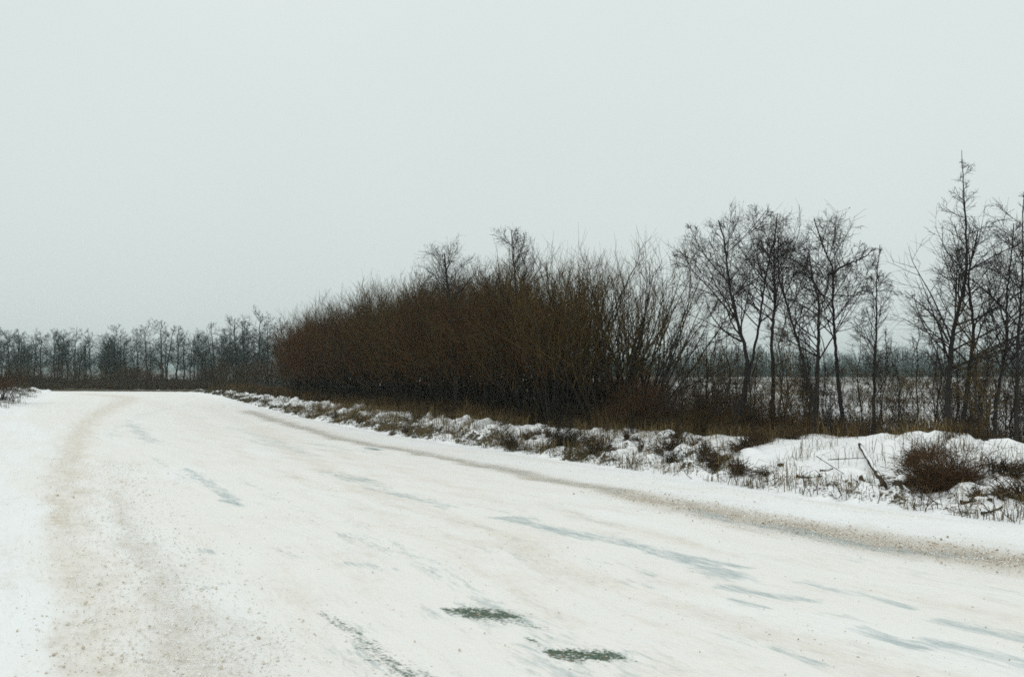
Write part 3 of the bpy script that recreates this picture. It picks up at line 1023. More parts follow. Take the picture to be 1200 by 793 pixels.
# ------------------------------------------------------------------ willow shrubs
def shrub_parts(root, rng, H=4.0, stems=15, spread=38, n2=9, n3=5, bark=None, twigm=None, sr=0.022, twig_r=0.0042, base_r=0.25):
    az = np.arange(stems) * 2.39996 + rng.normal(size=stems) * 0.3
    rad = np.sqrt((np.arange(stems) + 0.5) / stems)
    lean = np.radians(spread) * rad * rng.uniform(0.7, 1.1, stems)
    d = np.stack([np.sin(lean) * np.cos(az), np.sin(lean) * np.sin(az), np.cos(lean)], 1)
    st = np.stack([np.cos(az) * rad * base_r, np.sin(az) * rad * base_r, np.full(stems, -0.1)], 1)
    L = H * rng.uniform(0.72, 1.05, stems)
    P = grow(st, d, L, 12, 0.03, 0.085, rng)
    k = H / P[:, -1, 2].max() * 0.95
    P *= k
    R = taper(sr * rng.uniform(0.65, 1.2, stems), np.full(stems, twig_r), 12, 0.85)
    mb = MB()
    mb.tubes(P, R, 5)
    link('stem_growth', mb.mesh('stem_growth', bark), root)
    mb = MB()
    st, d, r, t, kk = spawn(P, R, n2, 0.33, 0.99, (20, 52), rng)
    L2 = H * (0.36 - 0.22 * t) * rng.uniform(0.6, 1.2, len(t))
    B = grow(st, d, L2, 7, 0.09, 0.12, rng)
    RB = taper(np.minimum(r * 0.65, 0.012), np.full(len(r), twig_r * 0.8), 7)
    mb.tubes(B, RB, 4, tone=rng.random(len(t)))
    st, d, r, t, kk = spawn(B, RB, n3, 0.15, 1.0, (15, 50), rng)
    L3 = H * 0.135 * rng.uniform(0.4, 1.15, len(t))
    B3 = grow(st, d, L3, 4, 0.10, 0.08, rng)
    mb.tubes(B3, taper(np.full(len(r), twig_r * 0.85), np.full(len(r), twig_r * 0.4), 4), 3, tone=rng.random(len(r)))
    link('crown', mb.mesh('crown', twigm), root)


SHR = []
for k in range(6):
    rng = np.random.default_rng(300 + k)
    root = thing('willow_shrub', 'x', 'shrub')
    shrub_parts(root, rng, 4.0, 16 + k % 3, 34, 11, 6, M_WILLOW, M_RUST if k in (0, 2, 4) else M_WILLOW_TWIG)
    SHR.append(root)

TOPX = [300, 322, 340, 370, 400, 450, 500, 560, 620, 650, 690, 730, 760, 790, 830]
TOPY = [425, 400, 382, 362, 350, 337, 325, 318, 313, 297, 287, 296, 305, 345, 385]
used_shr = [0]
LBL_THICKET = 'leafless brown willow shrub packed into the dense roadside thicket'


def place_shrub(x, y, ztop, z, label, group, rng, k=None, wide=1.0, tint=None):
    k = int(rng.integers(0, 6)) if k is None else k
    s = (ztop - z) / 4.0
    w = max(s, 0.75) * wide
    if used_shr[0] < 6:
        a = SHR[used_shr[0]]
        a.location, a.rotation_euler, a.scale = (x, y, z), (0, 0, rng.uniform(0, 6.28)), (w, w, s)
        a['label'], a['group'] = label, group
    else:
        dup(SHR[k], (x, y, z), rng.uniform(0, 6.28), (w, w, s), label, group)
    used_shr[0] += 1


rng = np.random.default_rng(42)
s_a, s_b = s_at_px(640), s_at_px(330)
for row, d0 in enumerate((2.9, 4.1, 5.5, 7.2, 9.2)):
    step = 1.15 + 0.22 * row
    s = s_a - 2.5
    while s < s_b + 9:
        d = d0 + rng.uniform(-0.4, 0.4)
        p = vpos(np.array(s + rng.uniform(-0.3, 0.3)), np.array(d))
        px = px_of(p)
        if 322 < px < (668 if row < 2 else 615):
            ty = np.interp(px, TOPX, TOPY) + abs(rng.normal()) * 9 + (0 if row else 6)
            zt = top_z(ty, p[1])
            edge = np.interp(px, [322, 365], [0.6, 1.0])
            place_shrub(p[0], p[1], max(p[2] + 1.2, zt), p[2] - 0.05, LBL_THICKET, 'willow shrubs of the roadside thicket', rng, wide=1.05 * edge)
        s += step * rng.uniform(0.8, 1.2)

# the big separate fan-shaped willows at the thicket's end, each its own mesh
FAN = [
    (655, 20.8, 294, 40, 'tall willow shrub with reddish twigs next to the slender alder of the thicket', 30),
    (686, 22.0, 285, 41, 'tallest willow shrub of the thicket, close-set upright twigs against the sky', 30),
    (708, 20.2, 303, 42, 'vase-shaped willow shrub with many dark stems at the front of the thicket end', 42),
    (737, 22.5, 297, 43, 'wide fan-shaped willow shrub with open branches arching out against pale sky', 44),
    (748, 24.0, 297, 46, 'willow shrub with long bare limbs leaning out past the fan-shaped one', 30),
    (640, 22.5, 300, 47, 'dark olive willow shrub hugging the trunk of the slender thicket alder', 34),
    (716, 25.5, 300, 45, 'willow shrub standing behind the vase-shaped one at the thicket end', 36),
]
for px, Y, ty, sd, lab, spread in FAN:
    rng = np.random.default_rng(sd)
    x = (px - 600) / FPX * Y
    z = ground_at(x, Y)
    H = top_z(ty, Y) - z
    root = thing('willow_shrub', lab, 'shrub', (x, Y, z - 0.04))
    shrub_parts(root, rng, H, 17, spread, 10, 5, M_WILLOW, M_WILLOW_TWIG, sr=0.034, twig_r=0.0042)

# low scrub: right of the thicket and in the field, far bend and beyond
LBL_LOW = 'low tangled bush of brown twigs between the thicket and the alders'
rng = np.random.default_rng(58)
for i in range(18):
    px = rng.uniform(635, 765)
    Y = rng.uniform(26, 36)
    x = (px - 600) / FPX * Y
    z = ground_at(x, Y)
    place_shrub(x, Y, z + rng.uniform(1.1, 1.9), z, 'low scrub bush seen below the open stems of the fan-shaped willows', 'low scrub behind the fan-shaped willows', rng, wide=0.9)
rng = np.random.default_rng(56)
for i in range(16):
    px = rng.uniform(345, 395)
    Y = rng.uniform(50, 84)
    x = (px - 600) / FPX * Y
    zt = top_z(np.interp(px, TOPX, TOPY) + 6 + abs(rng.normal()) * 14, Y)
    place_shrub(x, Y, max(1.6, zt), -0.1, LBL_THICKET, 'willow shrubs of the roadside thicket', rng, wide=1.0)
rng = np.random.default_rng(57)
for i in range(16):
    px = rng.uniform(340, 372)
    Y = rng.uniform(43, 54)
    x = (px - 600) / FPX * Y
    z = ground_at(x, Y)
    zt = top_z(np.interp(px, TOPX, TOPY) + abs(rng.normal()) * 8, Y)
    place_shrub(x, Y, zt, z, LBL_THICKET, 'willow shrubs of the roadside thicket', rng, k=int(rng.integers(0, 3)) * 2, wide=0.72)
rng = np.random.default_rng(55)
for i in range(26):
    px = rng.uniform(850, 1230)
    Y = rng.uniform(16.5, 21)
    x = (px - 600) / FPX * Y
    z = ground_at(x, Y)
    place_shrub(x, Y, z + rng.uniform(0.35, 0.95), z, 'knee-high rust brown bush at the feet of the alders', 'low bushes at the feet of the alders', rng, k=int(rng.integers(0, 3)) * 2, wide=0.45)
for i in range(15):
    px = rng.uniform(740, 860)
    Y = rng.uniform(17, 26)
    x = (px - 600) / FPX * Y
    z = ground_at(x, Y)
    zt = z + rng.uniform(0.55, 1.15) * np.interp(px, [740, 800, 880], [1.25, 1.0, 0.7])
    place_shrub(x, Y, zt, z, LBL_LOW, 'low bushes beside the thicket', rng, wide=0.85)
LBL_FIELD = 'small leafless bush standing in the snowy field'
for i in range(84):
    Y = rng.uniform(26, 80) if i < 38 else rng.uniform(80, 220)
    px = rng.uniform(750, 1260)
    x = (px - 600) / FPX * Y
    z = float(ground_h(np.array([x]), np.array([Y]))[0])
    place_shrub(x, Y, z + rng.uniform(0.6, 1.5) * np.interp(Y, [60, 200], [1.0, 2.2]), z, LBL_FIELD, 'small bushes scattered in the field', rng, wide=0.55)
LBL_UNDER = 'dark brown scrub bush growing below the far alders'
for i in range(78):
    px = rng.uniform(-60, 345)
    Y = rng.uniform(84, 104)
    x = (px - 600) / FPX * Y
    zt = top_z(np.interp(px, [-60, 60, 120, 220, 300, 345], [438, 438, 434, 431, 423, 418]) + rng.normal() * 10, Y)
    place_shrub(x, Y, max(1.2, zt), -0.1, LBL_UNDER, 'scrub under the far tree line', rng, wide=1.5)

# bush inside the bend on the far left
for px, Y, ty, lab in ((6, 44, 434, 'brown bush at the rim of the snowy hummock inside the bend'), (-10, 45, 426, 'taller brown bush just behind the hummock inside the bend'),
                       (17, 46, 452, 'little dry bush at the tip of the hummock inside the bend'), (-3, 42, 438, 'round rust bush in front of the taller one inside the bend')):
    x = (px - 600) / FPX * Y
    rng2 = np.random.default_rng(int(Y))
    place_shrub(x, Y, top_z(ty, Y), 0.25, lab, '', rng2, k=0, wide=1.0)


# ------------------------------------------------------------------ far alders at the end of the road
FART = []
for k in range(6):
    rng = np.random.default_rng(400 + k)
    root = thing('alder_tree', 'x', 'tree')
    n = 14
    w = np.cumsum(rng.normal(size=(n, 2)) * 0.07, axis=0)
    W = np.stack([w[:, 0], w[:, 1], np.linspace(0, 8.0, n)], 1)
    R = 0.13 + (0.02 - 0.13) * np.linspace(0, 1, n)
    tr, ra = [W], [R]
    if k in (2, 4):
        W2 = W.copy()
        W2[:, 0] += np.linspace(0.15, 1.3, n)
        W2[:, 2] *= 0.92
        tr.append(W2)
        ra.append(R * 0.8)
    for a, b in zip(tr, ra):
        mb = MB()
        mb.tubes(a, b, 6)
        link('trunk', mb.mesh('trunk', M_FAR), root)
    mb = MB()
    tree_crown(mb, tr, ra, rng, 32 if len(tr) == 1 else 16, 6, 5, 0.24, len1=0.35, ang1=(45, 82), up1=0.06, twig_r=0.011, len3=0.09, top_pow=0.34 if k % 2 else 0.55)
    link('crown', mb.mesh('crown', M_FAR), root)
    FART.append(root)

FT = [(-40, 398, 0), (-18, 392, 1), (2, 394, 2), (21, 390, 3), (33, 402, 5), (48, 388, 0), (64, 386, 1), (80, 391, 5), (92, 380, 2), (106, 393, 3), (126, 394, 0), (134, 381, 1), (148, 398, 5),
      (172, 380, 3), (190, 371, 4), (208, 381, 0), (222, 396, 5), (236, 392, 1), (249, 374, 2), (264, 386, 0), (278, 371, 1), (289, 376, 5), (301, 364, 3), (315, 376, 4), (328, 372, 0), (342, 380, 2)]
FT_LAB = {92: 'broad far alder with a dense dark crown, tallest in its stretch of the tree line', 190: 'far alder with the widest crown, standing mid-way along the tree line',
          301: 'tallest far alder of the tree line, close to where the thicket begins', 134: 'lone slim far alder with open sky on both sides of its crown',
          249: 'narrow pointed far alder between the wide-crowned one and the tallest', 21: 'far alder with a flat bushy top over the bend hummock'}
rng = np.random.default_rng(66)
used = set()
rows = [(p, t, k, True) for p, t, k in FT] + [(rng.uniform(-70, 345), rng.uniform(385, 408), int(rng.integers(0, 6)), False) for _ in range(64)]
for px, ty, k, front in rows:
    Y = rng.uniform(92, 100) if front else rng.uniform(102, 128)
    x = (px - 600) / FPX * Y
    H = top_z(ty, Y) + 0.1
    s = H / 8.3
    lab = FT_LAB.get(px, None) if front else None
    grp = None if lab else ('alders of the far tree line' if front else 'alders behind the far tree line')
    lab = lab or ('bare alder in the far tree line where the road ends' if front else 'bare alder half hidden behind the front trees of the far tree line')
    wd = s * (1.15 if front else 1.0)
    if k not in used:
        a = FART[k]
        a.location, a.rotation_euler, a.scale = (x, Y, -0.1), (0, 0, rng.uniform(0, 6.28)), (wd, wd, s)
        a['label'] = lab
        if grp:
            a['group'] = grp
        used.add(k)
    else:
        dup(FART[k], (x, Y, -0.1), rng.uniform(0, 6.28), (wd, wd, s), lab, grp)


# ---- distant wood beyond the field: one mass
def build_wood():
    rng = np.random.default_rng(88)
    mb = MB()
    N = 2600
    X = rng.uniform(20, 330, N)
    Y = rng.uniform(255, 345, N)
    pxs = 600 + FPX * X / Y
    lump = np.interp(pxs, [640, 720, 800, 860, 920, 1000, 1050, 1100, 1200, 1400], [417, 414, 413, 406, 407, 414, 405, 411, 404, 408])
    H = np.array([top_z(t, y) for t, y in zip(lump, Y)]) * rng.uniform(0.72, 1.03, N)
    base = np.stack([X, Y, np.full(N, -0.3)], 1)
    d = np.stack([rng.normal(size=N) * 0.06, rng.normal(size=N) * 0.06, np.ones(N)], 1)
    P = grow(base, d, H, 6, 0.1, 0.04, rng)
    R = taper(rng.uniform(0.05, 0.12, N), np.full(N, 0.03), 6)
    mb.tubes(P, R, 3, tone=rng.random(N))
    st, dd, r, t, k = spawn(P, R, 16, 0.08, 1.0, (25, 75), rng)
    L = H[k] * (0.32 - 0.18 * t) * rng.uniform(0.5, 1.1, len(t))
    B = grow(st, dd, L, 4, 0.12, 0.12, rng)
    mb.tubes(B, taper(np.full(len(t), 0.045), np.full(len(t), 0.02), 4), 3, tone=rng.random(len(t)))
    # undergrowth
    N = 9000
    X = rng.uniform(10, 330, N)
    Y = rng.uniform(225, 300, N)
    base = np.stack([X, Y, np.full(N, -0.3)], 1)
    d = np.stack([rng.normal(size=N) * 0.35, rng.normal(size=N) * 0.35, np.ones(N)], 1)
    P = grow(base, d, rng.uniform(1.5, 4.5, N), 4, 0.05, 0.1, rng)
    mb.tubes(P, taper(np.full(N, 0.11), np.full(N, 0.03), 4), 3, tone=rng.random(N))
    o = link('distant_woods', mb.mesh('distant_woods', M_FAR))
    tag(o, 'hazy dark wood closing off the far side of the snowy field', 'woods', kind='stuff')


build_wood()


# ------------------------------------------------------------------ grasses
build_grit()


def scatter_blades(mb, P, h, w, lean, tone, rng):
    N = len(P)
    a = rng.uniform(0, 2 * math.pi, N)
    l = np.abs(rng.normal(size=N)) * lean
    hz = np.stack([np.cos(a), np.sin(a), np.zeros(N)], 1)
    tip = P + UP * (h * np.sqrt(np.clip(1 - np.minimum(l, 0.95) ** 2, 0.05, 1)))[:, None] + hz * (h * l)[:, None]
    mid = P + UP * (h * 0.62)[:, None] + hz * (h * l * 0.3)[:, None]
    mb.blades(P - UP * 0.02, tip, mid, w, np.clip(tone, 0, 1))


def clumped(rng, n_c, n_b, s_range, d_fun, r):
    s = rng.uniform(*s_range, n_c)
    d = d_fun(s, rng)
    k = rng.integers(0, n_c, n_b)
    ss = s[k] + rng.normal(size=n_b) * r
    dd = d[k] + rng.normal(size=n_b) * r * 0.7
    return ss, dd, k


def build_grass():
    rng = np.random.default_rng(500)
    # rusty tall grass along the foot of the thicket
    mb = MB()
    sA, sB = s_at_px(960), s_at_px(226)
    N = 70000
    s = sA + (sB - sA) * rng.random(N) ** 1.25
    q = rng.beta(1.6, 2.6, N)
    cd = crest_d(s)
    wob = 0.25 * pn(s * 0.9, s * 0, 12) + 0.15 * pn(s * 2.7, s * 0, 13)
    d = cd * (1.0 + wob * 1.5) + q * 2.8
    _P = vpos(s, d)
    right = sstep(800, 850, pcol(_P[:, 0], _P[:, 1]))
    keep = rng.random(N) < 1 - right * (1 - 0.6 * sstep(0.05, 0.5, pn(s * 0.9, d * 0.9, 15)))
    s, d = s[keep], d[keep]
    P = vpos(s, d)
    N = len(s)
    hh = (0.12 + 0.30 * rng.random(N) + 0.28 * rng.random(N) ** 6) * (1 + 0.5 * pn(s * 0.7, d * 0.7, 14)) * np.interp(s, [s_at_px(900), s_at_px(820), s_at_px(500), s_at_px(230)], [0.5, 0.9, 1.0, 1.1])
    tone = 0.42 + 0.3 * pn(P[:, 0] * 0.8, P[:, 1] * 0.8, 16) + rng.normal(size=N) * 0.16
    w = rng.uniform(0.006, 0.013, N) * np.interp(P[:, 1], [15, 60], [0.9, 2.0])
    scatter_blades(mb, P, hh, w, 0.42, tone, rng)
    # thin understorey further in, so the ground below the shrubs is matted
    N = 26000
    s = s_at_px(830) + (sB - s_at_px(830)) * rng.random(N)
    d = crest_d(s) + 1.5 + rng.random(N) * 6.5
    P = vpos(s, d)
    scatter_blades(mb, P, rng.uniform(0.2, 0.55, N), rng.uniform(0.008, 0.018, N) * np.interp(P[:, 1], [15, 60], [1, 2]), 0.45, 0.2 + 0.2 * rng.normal(size=N), rng)
    tag(link('rusty_grass', mb.mesh('rusty_grass', M_RUSTGRASS)), 'rusty dry grass along the foot of the willow thicket', 'grass', kind='stuff')

    # olive tufts poking out of the snow on the verge
    mb = MB()
    ss, dd, k = clumped(rng, 900, 30000, (s_at_px(1500), s_at_px(226)), lambda s, r: crest_d(s) * np.clip(r.beta(1.3, 2.0, len(s)) * 1.15, 0.06, 1.1), 0.10)
    P = vpos(ss, np.maximum(dd, 0.06))
    so = soil_amount(ss, np.maximum(dd, 0.06), P[:, 0], P[:, 1])
    keep = rng.random(len(ss)) < np.clip((so - 0.30) * 4.0, 0.01, 1) * (1 - 0.65 * sstep(790, 880, pcol(P[:, 0], P[:, 1])) * sstep(0.35, 0.6, dd))
    ss, P, k = ss[keep], P[keep], k[keep]
    N = len(ss)
    th = rng.uniform(0.6, 1.4, 900)[k]
    tone = rng.uniform(0.1, 0.75, 900)[k] + rng.normal(size=N) * 0.12
    scatter_blades(mb, P, rng.uniform(0.04, 0.15, N) * th, rng.uniform(0.005, 0.012, N) * np.interp(P[:, 1], [12, 60], [1.0, 2.2]), 0.6, tone, rng)
    # stubble line where the plough left off
    N = 4200
    s = s_at_px(1500) + (s_at_px(520) - s_at_px(1500)) * rng.random(N)
    d = 0.10 + np.abs(rng.normal(size=N)) * 0.16
    keep = rng.random(N) < sstep(0.0, 0.5, pn(s * 1.9, d * 2.0, 17)) * 0.9 + 0.03
    s, d = s[keep], d[keep]
    P = vpos(s, d)
    N = len(s)
    scatter_blades(mb, P, rng.uniform(0.04, 0.2, N), rng.uniform(0.004, 0.010, N), 0.5, rng.uniform(0.1, 1.0, N), rng)
    # long bent straw
    ss, dd, k = clumped(rng, 320, 11000, (s_at_px(1500), s_at_px(330)), lambda s, r: crest_d(s) * r.uniform(0.1, 1.15, len(s)), 0.13)
    dd = np.maximum(dd, 0.1)
    P = vpos(ss, dd)
    keep = rng.random(len(ss)) < 1 - 0.6 * smooth_mask(P[:, 0], P[:, 1], dd / crest_d(ss))
    P = P[keep]
    N = len(P)
    scatter_blades(mb, P, rng.uniform(0.10, 0.34, N), rng.uniform(0.004, 0.008, N) * np.interp(P[:, 1], [12, 60], [1.0, 2.2]), 0.85, rng.uniform(0.45, 1.05, N), rng)
    tag(link('verge_grass', mb.mesh('verge_grass', M_GREENGRASS)), 'olive and brown grass tufts poking through the verge snow', 'grass', kind='stuff')

    # field weeds
    mb = MB()
    N = 170000
    Y = 16.5 * (190 / 16.5) ** (rng.random(N) ** 0.85)
    px = rng.uniform(700, 1330, N)
    X = (px - 600) / FPX * Y
    den = sstep(-0.05, 0.55, fbm(X * 0.22, Y * 0.22, 3, 45)) * np.interp(Y, [17, 40, 90], [0.7, 0.9, 1.0])
    keep = (rng.random(N) < den) 
    X, Y = X[keep], Y[keep]
    d = dist_edge(X, Y)
    keep = d > 3.6
    X, Y, d = X[keep], Y[keep], d[keep]
    e_i = np.array([np.argmin((EDGE[::5, 0] - a) ** 2 + (EDGE[::5, 1] - b) ** 2) for a, b in zip(X, Y)])
    s = _es[::5][e_i]
    z = np.maximum(ground_h(X, Y), np.where(d < 8.2, verge_h(s, d, X, Y), -1))
    N = len(X)
    P = np.stack([X, Y, z], 1)
    scatter_blades(mb, P, rng.uniform(0.15, 0.6, N), rng.uniform(0.004, 0.008, N) * np.interp(Y, [15, 60, 190], [1, 2.6, 6]), 0.4, 0.42 + 0.25 * rng.normal(size=N), rng)
    tag(link('field_grass', mb.mesh('field_grass', M_FIELDGRASS)), 'dead brown weeds scattered through the snowy field', 'grass', kind='stuff')

    # grass at the far side of the bend and on the inner verge
    mb = MB()
    N = 16000
    px = rng.uniform(-120, 300, N)
    Y = rng.uniform(74.5, 96, N)
    X = (px - 600) / FPX * Y
    ok = (dist_edge(X, Y) > 0.8) & (Y > np.interp(X, Rc[::-1, 0], Rc[::-1, 1]) + 0.5)
    X, Y = X[ok], Y[ok]
    N = len(X)
    scatter_blades(mb, np.stack([X, Y, np.full(N, 0.0)], 1), rng.uniform(0.3, 0.9, N), rng.uniform(0.02, 0.05, N), 0.35, 0.25 + 0.2 * rng.normal(size=N), rng)
    tag(link('bend_grass', mb.mesh('bend_grass', M_RUSTGRASS)), 'dark dry grass beyond the outside of the bend', 'grass', kind='stuff')
    mb = MB()
    n_c = 150
    ci = rng.integers(0, len(LE), n_c)
    cd = rng.uniform(0.5, 4.0, n_c)
    k = rng.integers(0, n_c, 7000)
    P2 = LE[ci[k]] + LN[ci[k]] * cd[k][:, None] + rng.normal(size=(7000, 2)) * 0.22
    P = np.concatenate([P2, (sstep(0, 2.6, cd[k]) * 0.32)[:, None]], 1)
    scatter_blades(mb, P, rng.uniform(0.1, 0.4, 7000), rng.uniform(0.01, 0.022, 7000), 0.5, rng.uniform(0.1, 0.7, n_c)[k] + rng.normal(size=7000) * 0.1, rng)
    tag(link('hummock_grass', mb.mesh('hummock_grass', M_GREENGRASS)), 'grass tufts on the snowy hummock inside the bend', 'grass', kind='stuff')


build_grass()


# ------------------------------------------------------------------ single clumps and debris on the verge
def d_for_px(px, py_base):
    """(s, d) on the verge whose base shows at this pixel"""
    best = None
    for s in np.linspace(s_at_px(px) - 9, s_at_px(px) + 6, 120):
        ds = np.linspace(0.05, 7, 140)
        P = vpos(np.full(140, s), ds)
        v = np.array([0, math.cos(PITCH), math.sin(PITCH)])
        u = np.array([0, -math.sin(PITCH), math.cos(PITCH)])
        q = P - np.array([0, 0, CAM_H])
        dep = q @ v
        X = 600 + FPX * q[:, 0] / dep
        Yp = 396.5 - FPX * (q @ u) / dep
        e = np.hypot(X - px, Yp - py_base)
        i = int(np.argmin(e))
        if best is None or e[i] < best[0]:
            best = (e[i], s, ds[i], P[i])
    return best


LBL_CL = 'ragged brown grass clump standing in the verge snow'


def dry_clump(name, label, cat, px, py, width_px, top_px, mat, n_stem, seed, droop=0.5, thick=0.006):
    _, s, d, p = d_for_px(px, py)
    rng = np.random.default_rng(seed)
    Wd = width_px * p[1] / FPX
    H = (py - top_px) * p[1] / FPX
    root = thing(name, label, cat, p - np.array([0, 0, 0.03]))
    N = n_stem
    nc = max(3, N // 28)
    cc = np.stack([rng.normal(size=nc) * Wd * 0.22, rng.normal(size=nc) * Wd * 0.16], 1)
    ch, cl = rng.uniform(0.45, 1.0, nc), rng.normal(size=(nc, 2)) * 0.45
    ch[0] = 1.0
    ki = rng.integers(0, nc, N)
    st = np.concatenate([cc[ki] + rng.normal(size=(N, 2)) * Wd * 0.06, np.full((N, 1), -0.03)], 1)
    dr = UP + np.concatenate([cl[ki], np.zeros((N, 1))], 1) + rng.normal(size=(N, 3)) * 0.28
    L = H * ch[ki] * rng.uniform(0.45, 1.25, N)
    P = grow(st, dr, L, 8, -0.085 * droop, 0.15, rng)
    R = taper(np.full(N, thick), np.full(N, thick * 0.4), 8)
    mb = MB()
    mb.tubes(P, R, 4, tone=rng.random(N))
    link('stem_growth', mb.mesh('stem_growth', mat), root)
    mb = MB()
    st, dr, r, t, k = spawn(P, R, 7, 0.2, 1.0, (20, 60), rng)
    B = grow(st, dr, H * 0.26 * rng.uniform(0.4, 1.1, len(t)), 4, -0.06 * droop, 0.15, rng)
    mb.tubes(B, taper(np.full(len(t), thick * 0.6), np.full(len(t), thick * 0.3), 4), 3, tone=rng.random(len(t)))
    link('crown', mb.mesh('crown', mat), root)
    return root


dry_clump('dry_bush', 'dense dark brown bush drooping over the snow below the tallest alder', 'bush', 1108, 574, 76, 498, M_RUSSET, 560, 601, 1.5, 0.0042)
SNOWY = dry_clump('grass_clump', LBL_CL, 'grass clump', 470, 507, 26, 491, M_DRY, 60, 630, 0.9, 0.006)
SNOWY['group'] = 'grass clumps along the verge'
rng = np.random.default_rng(631)
for i in range(46):
    px = rng.uniform(300, 860) if i < 40 else rng.uniform(1040, 1230)
    s = s_at_px(px)
    d = float(crest_d(s)) * rng.uniform(0.25, 1.1)
    sc = rng.uniform(0.5, 1.2)
    dup(SNOWY, vpos(np.array(s), np.array(d)), rng.uniform(0, 6.28), (sc * 1.15, sc * 1.15, sc * rng.uniform(0.6, 1.2)), LBL_CL, 'grass clumps along the verge')
dry_clump('dry_bush', 'small rust brown bush at the feet of the tallest alder', 'bush', 1075, 538, 60, 503, M_RUSSET, 150, 609, 1.4, 0.004)
dry_clump('dry_bush', 'dark squat bush poking from snow below the fan-shaped willow', 'bush', 706, 534, 34, 496, M_DRY, 70, 602, 0.8)
dry_clump('grass_clump', 'grey green upright grass clump below the thicket end', 'grass clump', 655, 528, 70, 470, M_WILLOW, 110, 603, 0.3, 0.005)
dry_clump('grass_clump', 'brown ragged grass clump by the road below the slender thicket alder', 'grass clump', 602, 526, 46, 490, M_DRY, 70, 604, 0.6, 0.005)
dry_clump('grass_clump', 'olive grass clump lying on the snow left of the smooth bank', 'grass clump', 800, 536, 50, 512, M_WILLOW, 60, 605, 1.6, 0.005)
dry_clump('grass_clump', 'pale flattened grass tuft at the top of the lumpy snow above the squat bush', 'grass clump', 760, 520, 36, 500, M_WILLOW, 40, 606, 1.6, 0.005)
dry_clump('dry_bush', 'brown twiggy bush on the far end of the bank by the edge of the view', 'bush', 1192, 556, 40, 520, M_DRY, 60, 607, 1.2)
dry_clump('grass_clump', 'rust grass hummock on the bank crest between the forked and kinked alders', 'grass clump', 978, 518, 40, 506, M_DRY, 60, 618, 1.8, 0.005)

LBL_WEED = 'short dark weed stalk standing in the snow at the road edge'
rng = np.random.default_rng(700)
WEED = []
for k in range(3):
    root = thing('weed_stalk', LBL_WEED, 'weed', group='weed stalks along the road edge')
    mb = MB()
    n = 6
    P = grow(np.array([[0, 0, -0.03]]), np.array([[rng.normal() * 0.3, rng.normal() * 0.3, 1]]), np.array([0.28]), n, -0.08, 0.2, rng)
    R = taper(np.array([0.0055]), np.array([0.003]), n)
    mb.tubes(P, R, 5)
    st, d, r, t, kk = spawn(P, R, 5, 0.35, 1.0, (20, 50), rng)
    B = grow(st, d, np.full(len(t), 0.07), 3, 0.1, 0.15, rng)
    mb.tubes(B, taper(np.full(len(t), 0.004), np.full(len(t), 0.003), 3), 4)
    root2 = link('stem', mb.mesh('stem', M_STALK), root)
    WEED.append(root)
for i in range(70):
    px = 770 + 470 * rng.random() ** 0.8
    s = s_at_px(px) + rng.normal() * 0.2
    p = vpos(np.array(s), np.array(0.12 + abs(rng.normal()) * 0.28))
    sc = rng.uniform(0.35, 1.15)
    if i < 3:
        WEED[i].location, WEED[i].scale = tuple(p), (sc, sc, sc)
    else:
        dup(WEED[i % 3], p, rng.uniform(0, 6.28), (sc * 1.1, sc * 1.1, sc), LBL_WEED, 'weed stalks along the road edge')


def log(label, a_px, b_px, r, seed, snow=True, lift=0.05, name='log_or_hollow', taper_to=0.6, cat='log', end_lift=0.0):
    rng = np.random.default_rng(seed)
    _, _, _, A = d_for_px(*a_px)
    _, _, _, B = d_for_px(*b_px)
    A, B = A + UP * lift, B + UP * (lift + end_lift)
    root = thing(name, label, cat, A)
    n = 16
    P = (B - A)[None] * np.linspace(0, 1, n)[:, None]
    P[1:-1] += rng.normal(size=(n - 2, 3)) * r * 0.10
    P[1:-1, 2] -= 0.0
    R = r * (1 + (taper_to - 1) * np.linspace(0, 1, n)) * (1 + 0.12 * rng.normal(size=n))
    Pc = np.vstack([P[0], P, P[-1]])
    Rc_ = np.concatenate([[0.001], R, [0.001]])
    mb = MB()
    mb.tubes(Pc, Rc_, 9)
    link('stem', mb.mesh('stem', M_LOG), root)
    if snow:
        mb = MB()
        Q = P[1:-2] + UP * r * 0.75
        Rq = r * 0.95 * (1 + 0.3 * pn(np.arange(len(Q)) * 0.9, np.zeros(len(Q)), seed)) * np.sin(np.linspace(0.25, math.pi - 0.25, len(Q))) ** 0.4
        mb.tubes(np.vstack([Q[0], Q, Q[-1]]), np.concatenate([[0.001], Rq, [0.001]]), 8)
        link('snow_cap', mb.mesh('snow_cap', M_SNOW), root)
    return root


log('splintered log end sticking out of the smooth snow bank', (878, 553), (918, 546), 0.035, 801, True, 0.0, taper_to=1.25)
log('dark log standing in for a shaded hollow under a snow cap between the splintered log and the slanting trunk', (936, 558), (963, 560), 0.032, 802, True, 0.0)  # short dark piece put in for the shaded cavity under a snow lump
log('slanting dead trunk lying down the bank beside the dark brown bush', (1006, 524), (1040, 574), 0.024, 803, True, 0.04, taper_to=1.5)
log('black log standing in for the shade of the hollow below the slanting dead trunk', (1012, 562), (1036, 573), 0.055, 804, True, 0.0)  # black piece added for the dark hollow under the leaning trunk
log('stubby dark log added as the shaded hollow under a snow lump near the flattened tufts', (853, 545), (868, 545), 0.028, 805, True, 0.0)  # added dark body plays the shade below its snow cap
log('short dark log standing in for the shade in the gap between the slanting trunk and the brown bush', (1048, 565), (1066, 560), 0.05, 806, True, 0.0)  # dark piece added for a shaded hole in the snow
log('dark stump end added as a shaded hole under snow above the log with the snow cap', (962, 551), (976, 550), 0.032, 807, True, 0.0)  # dark end stands for the shade of a hole under snow
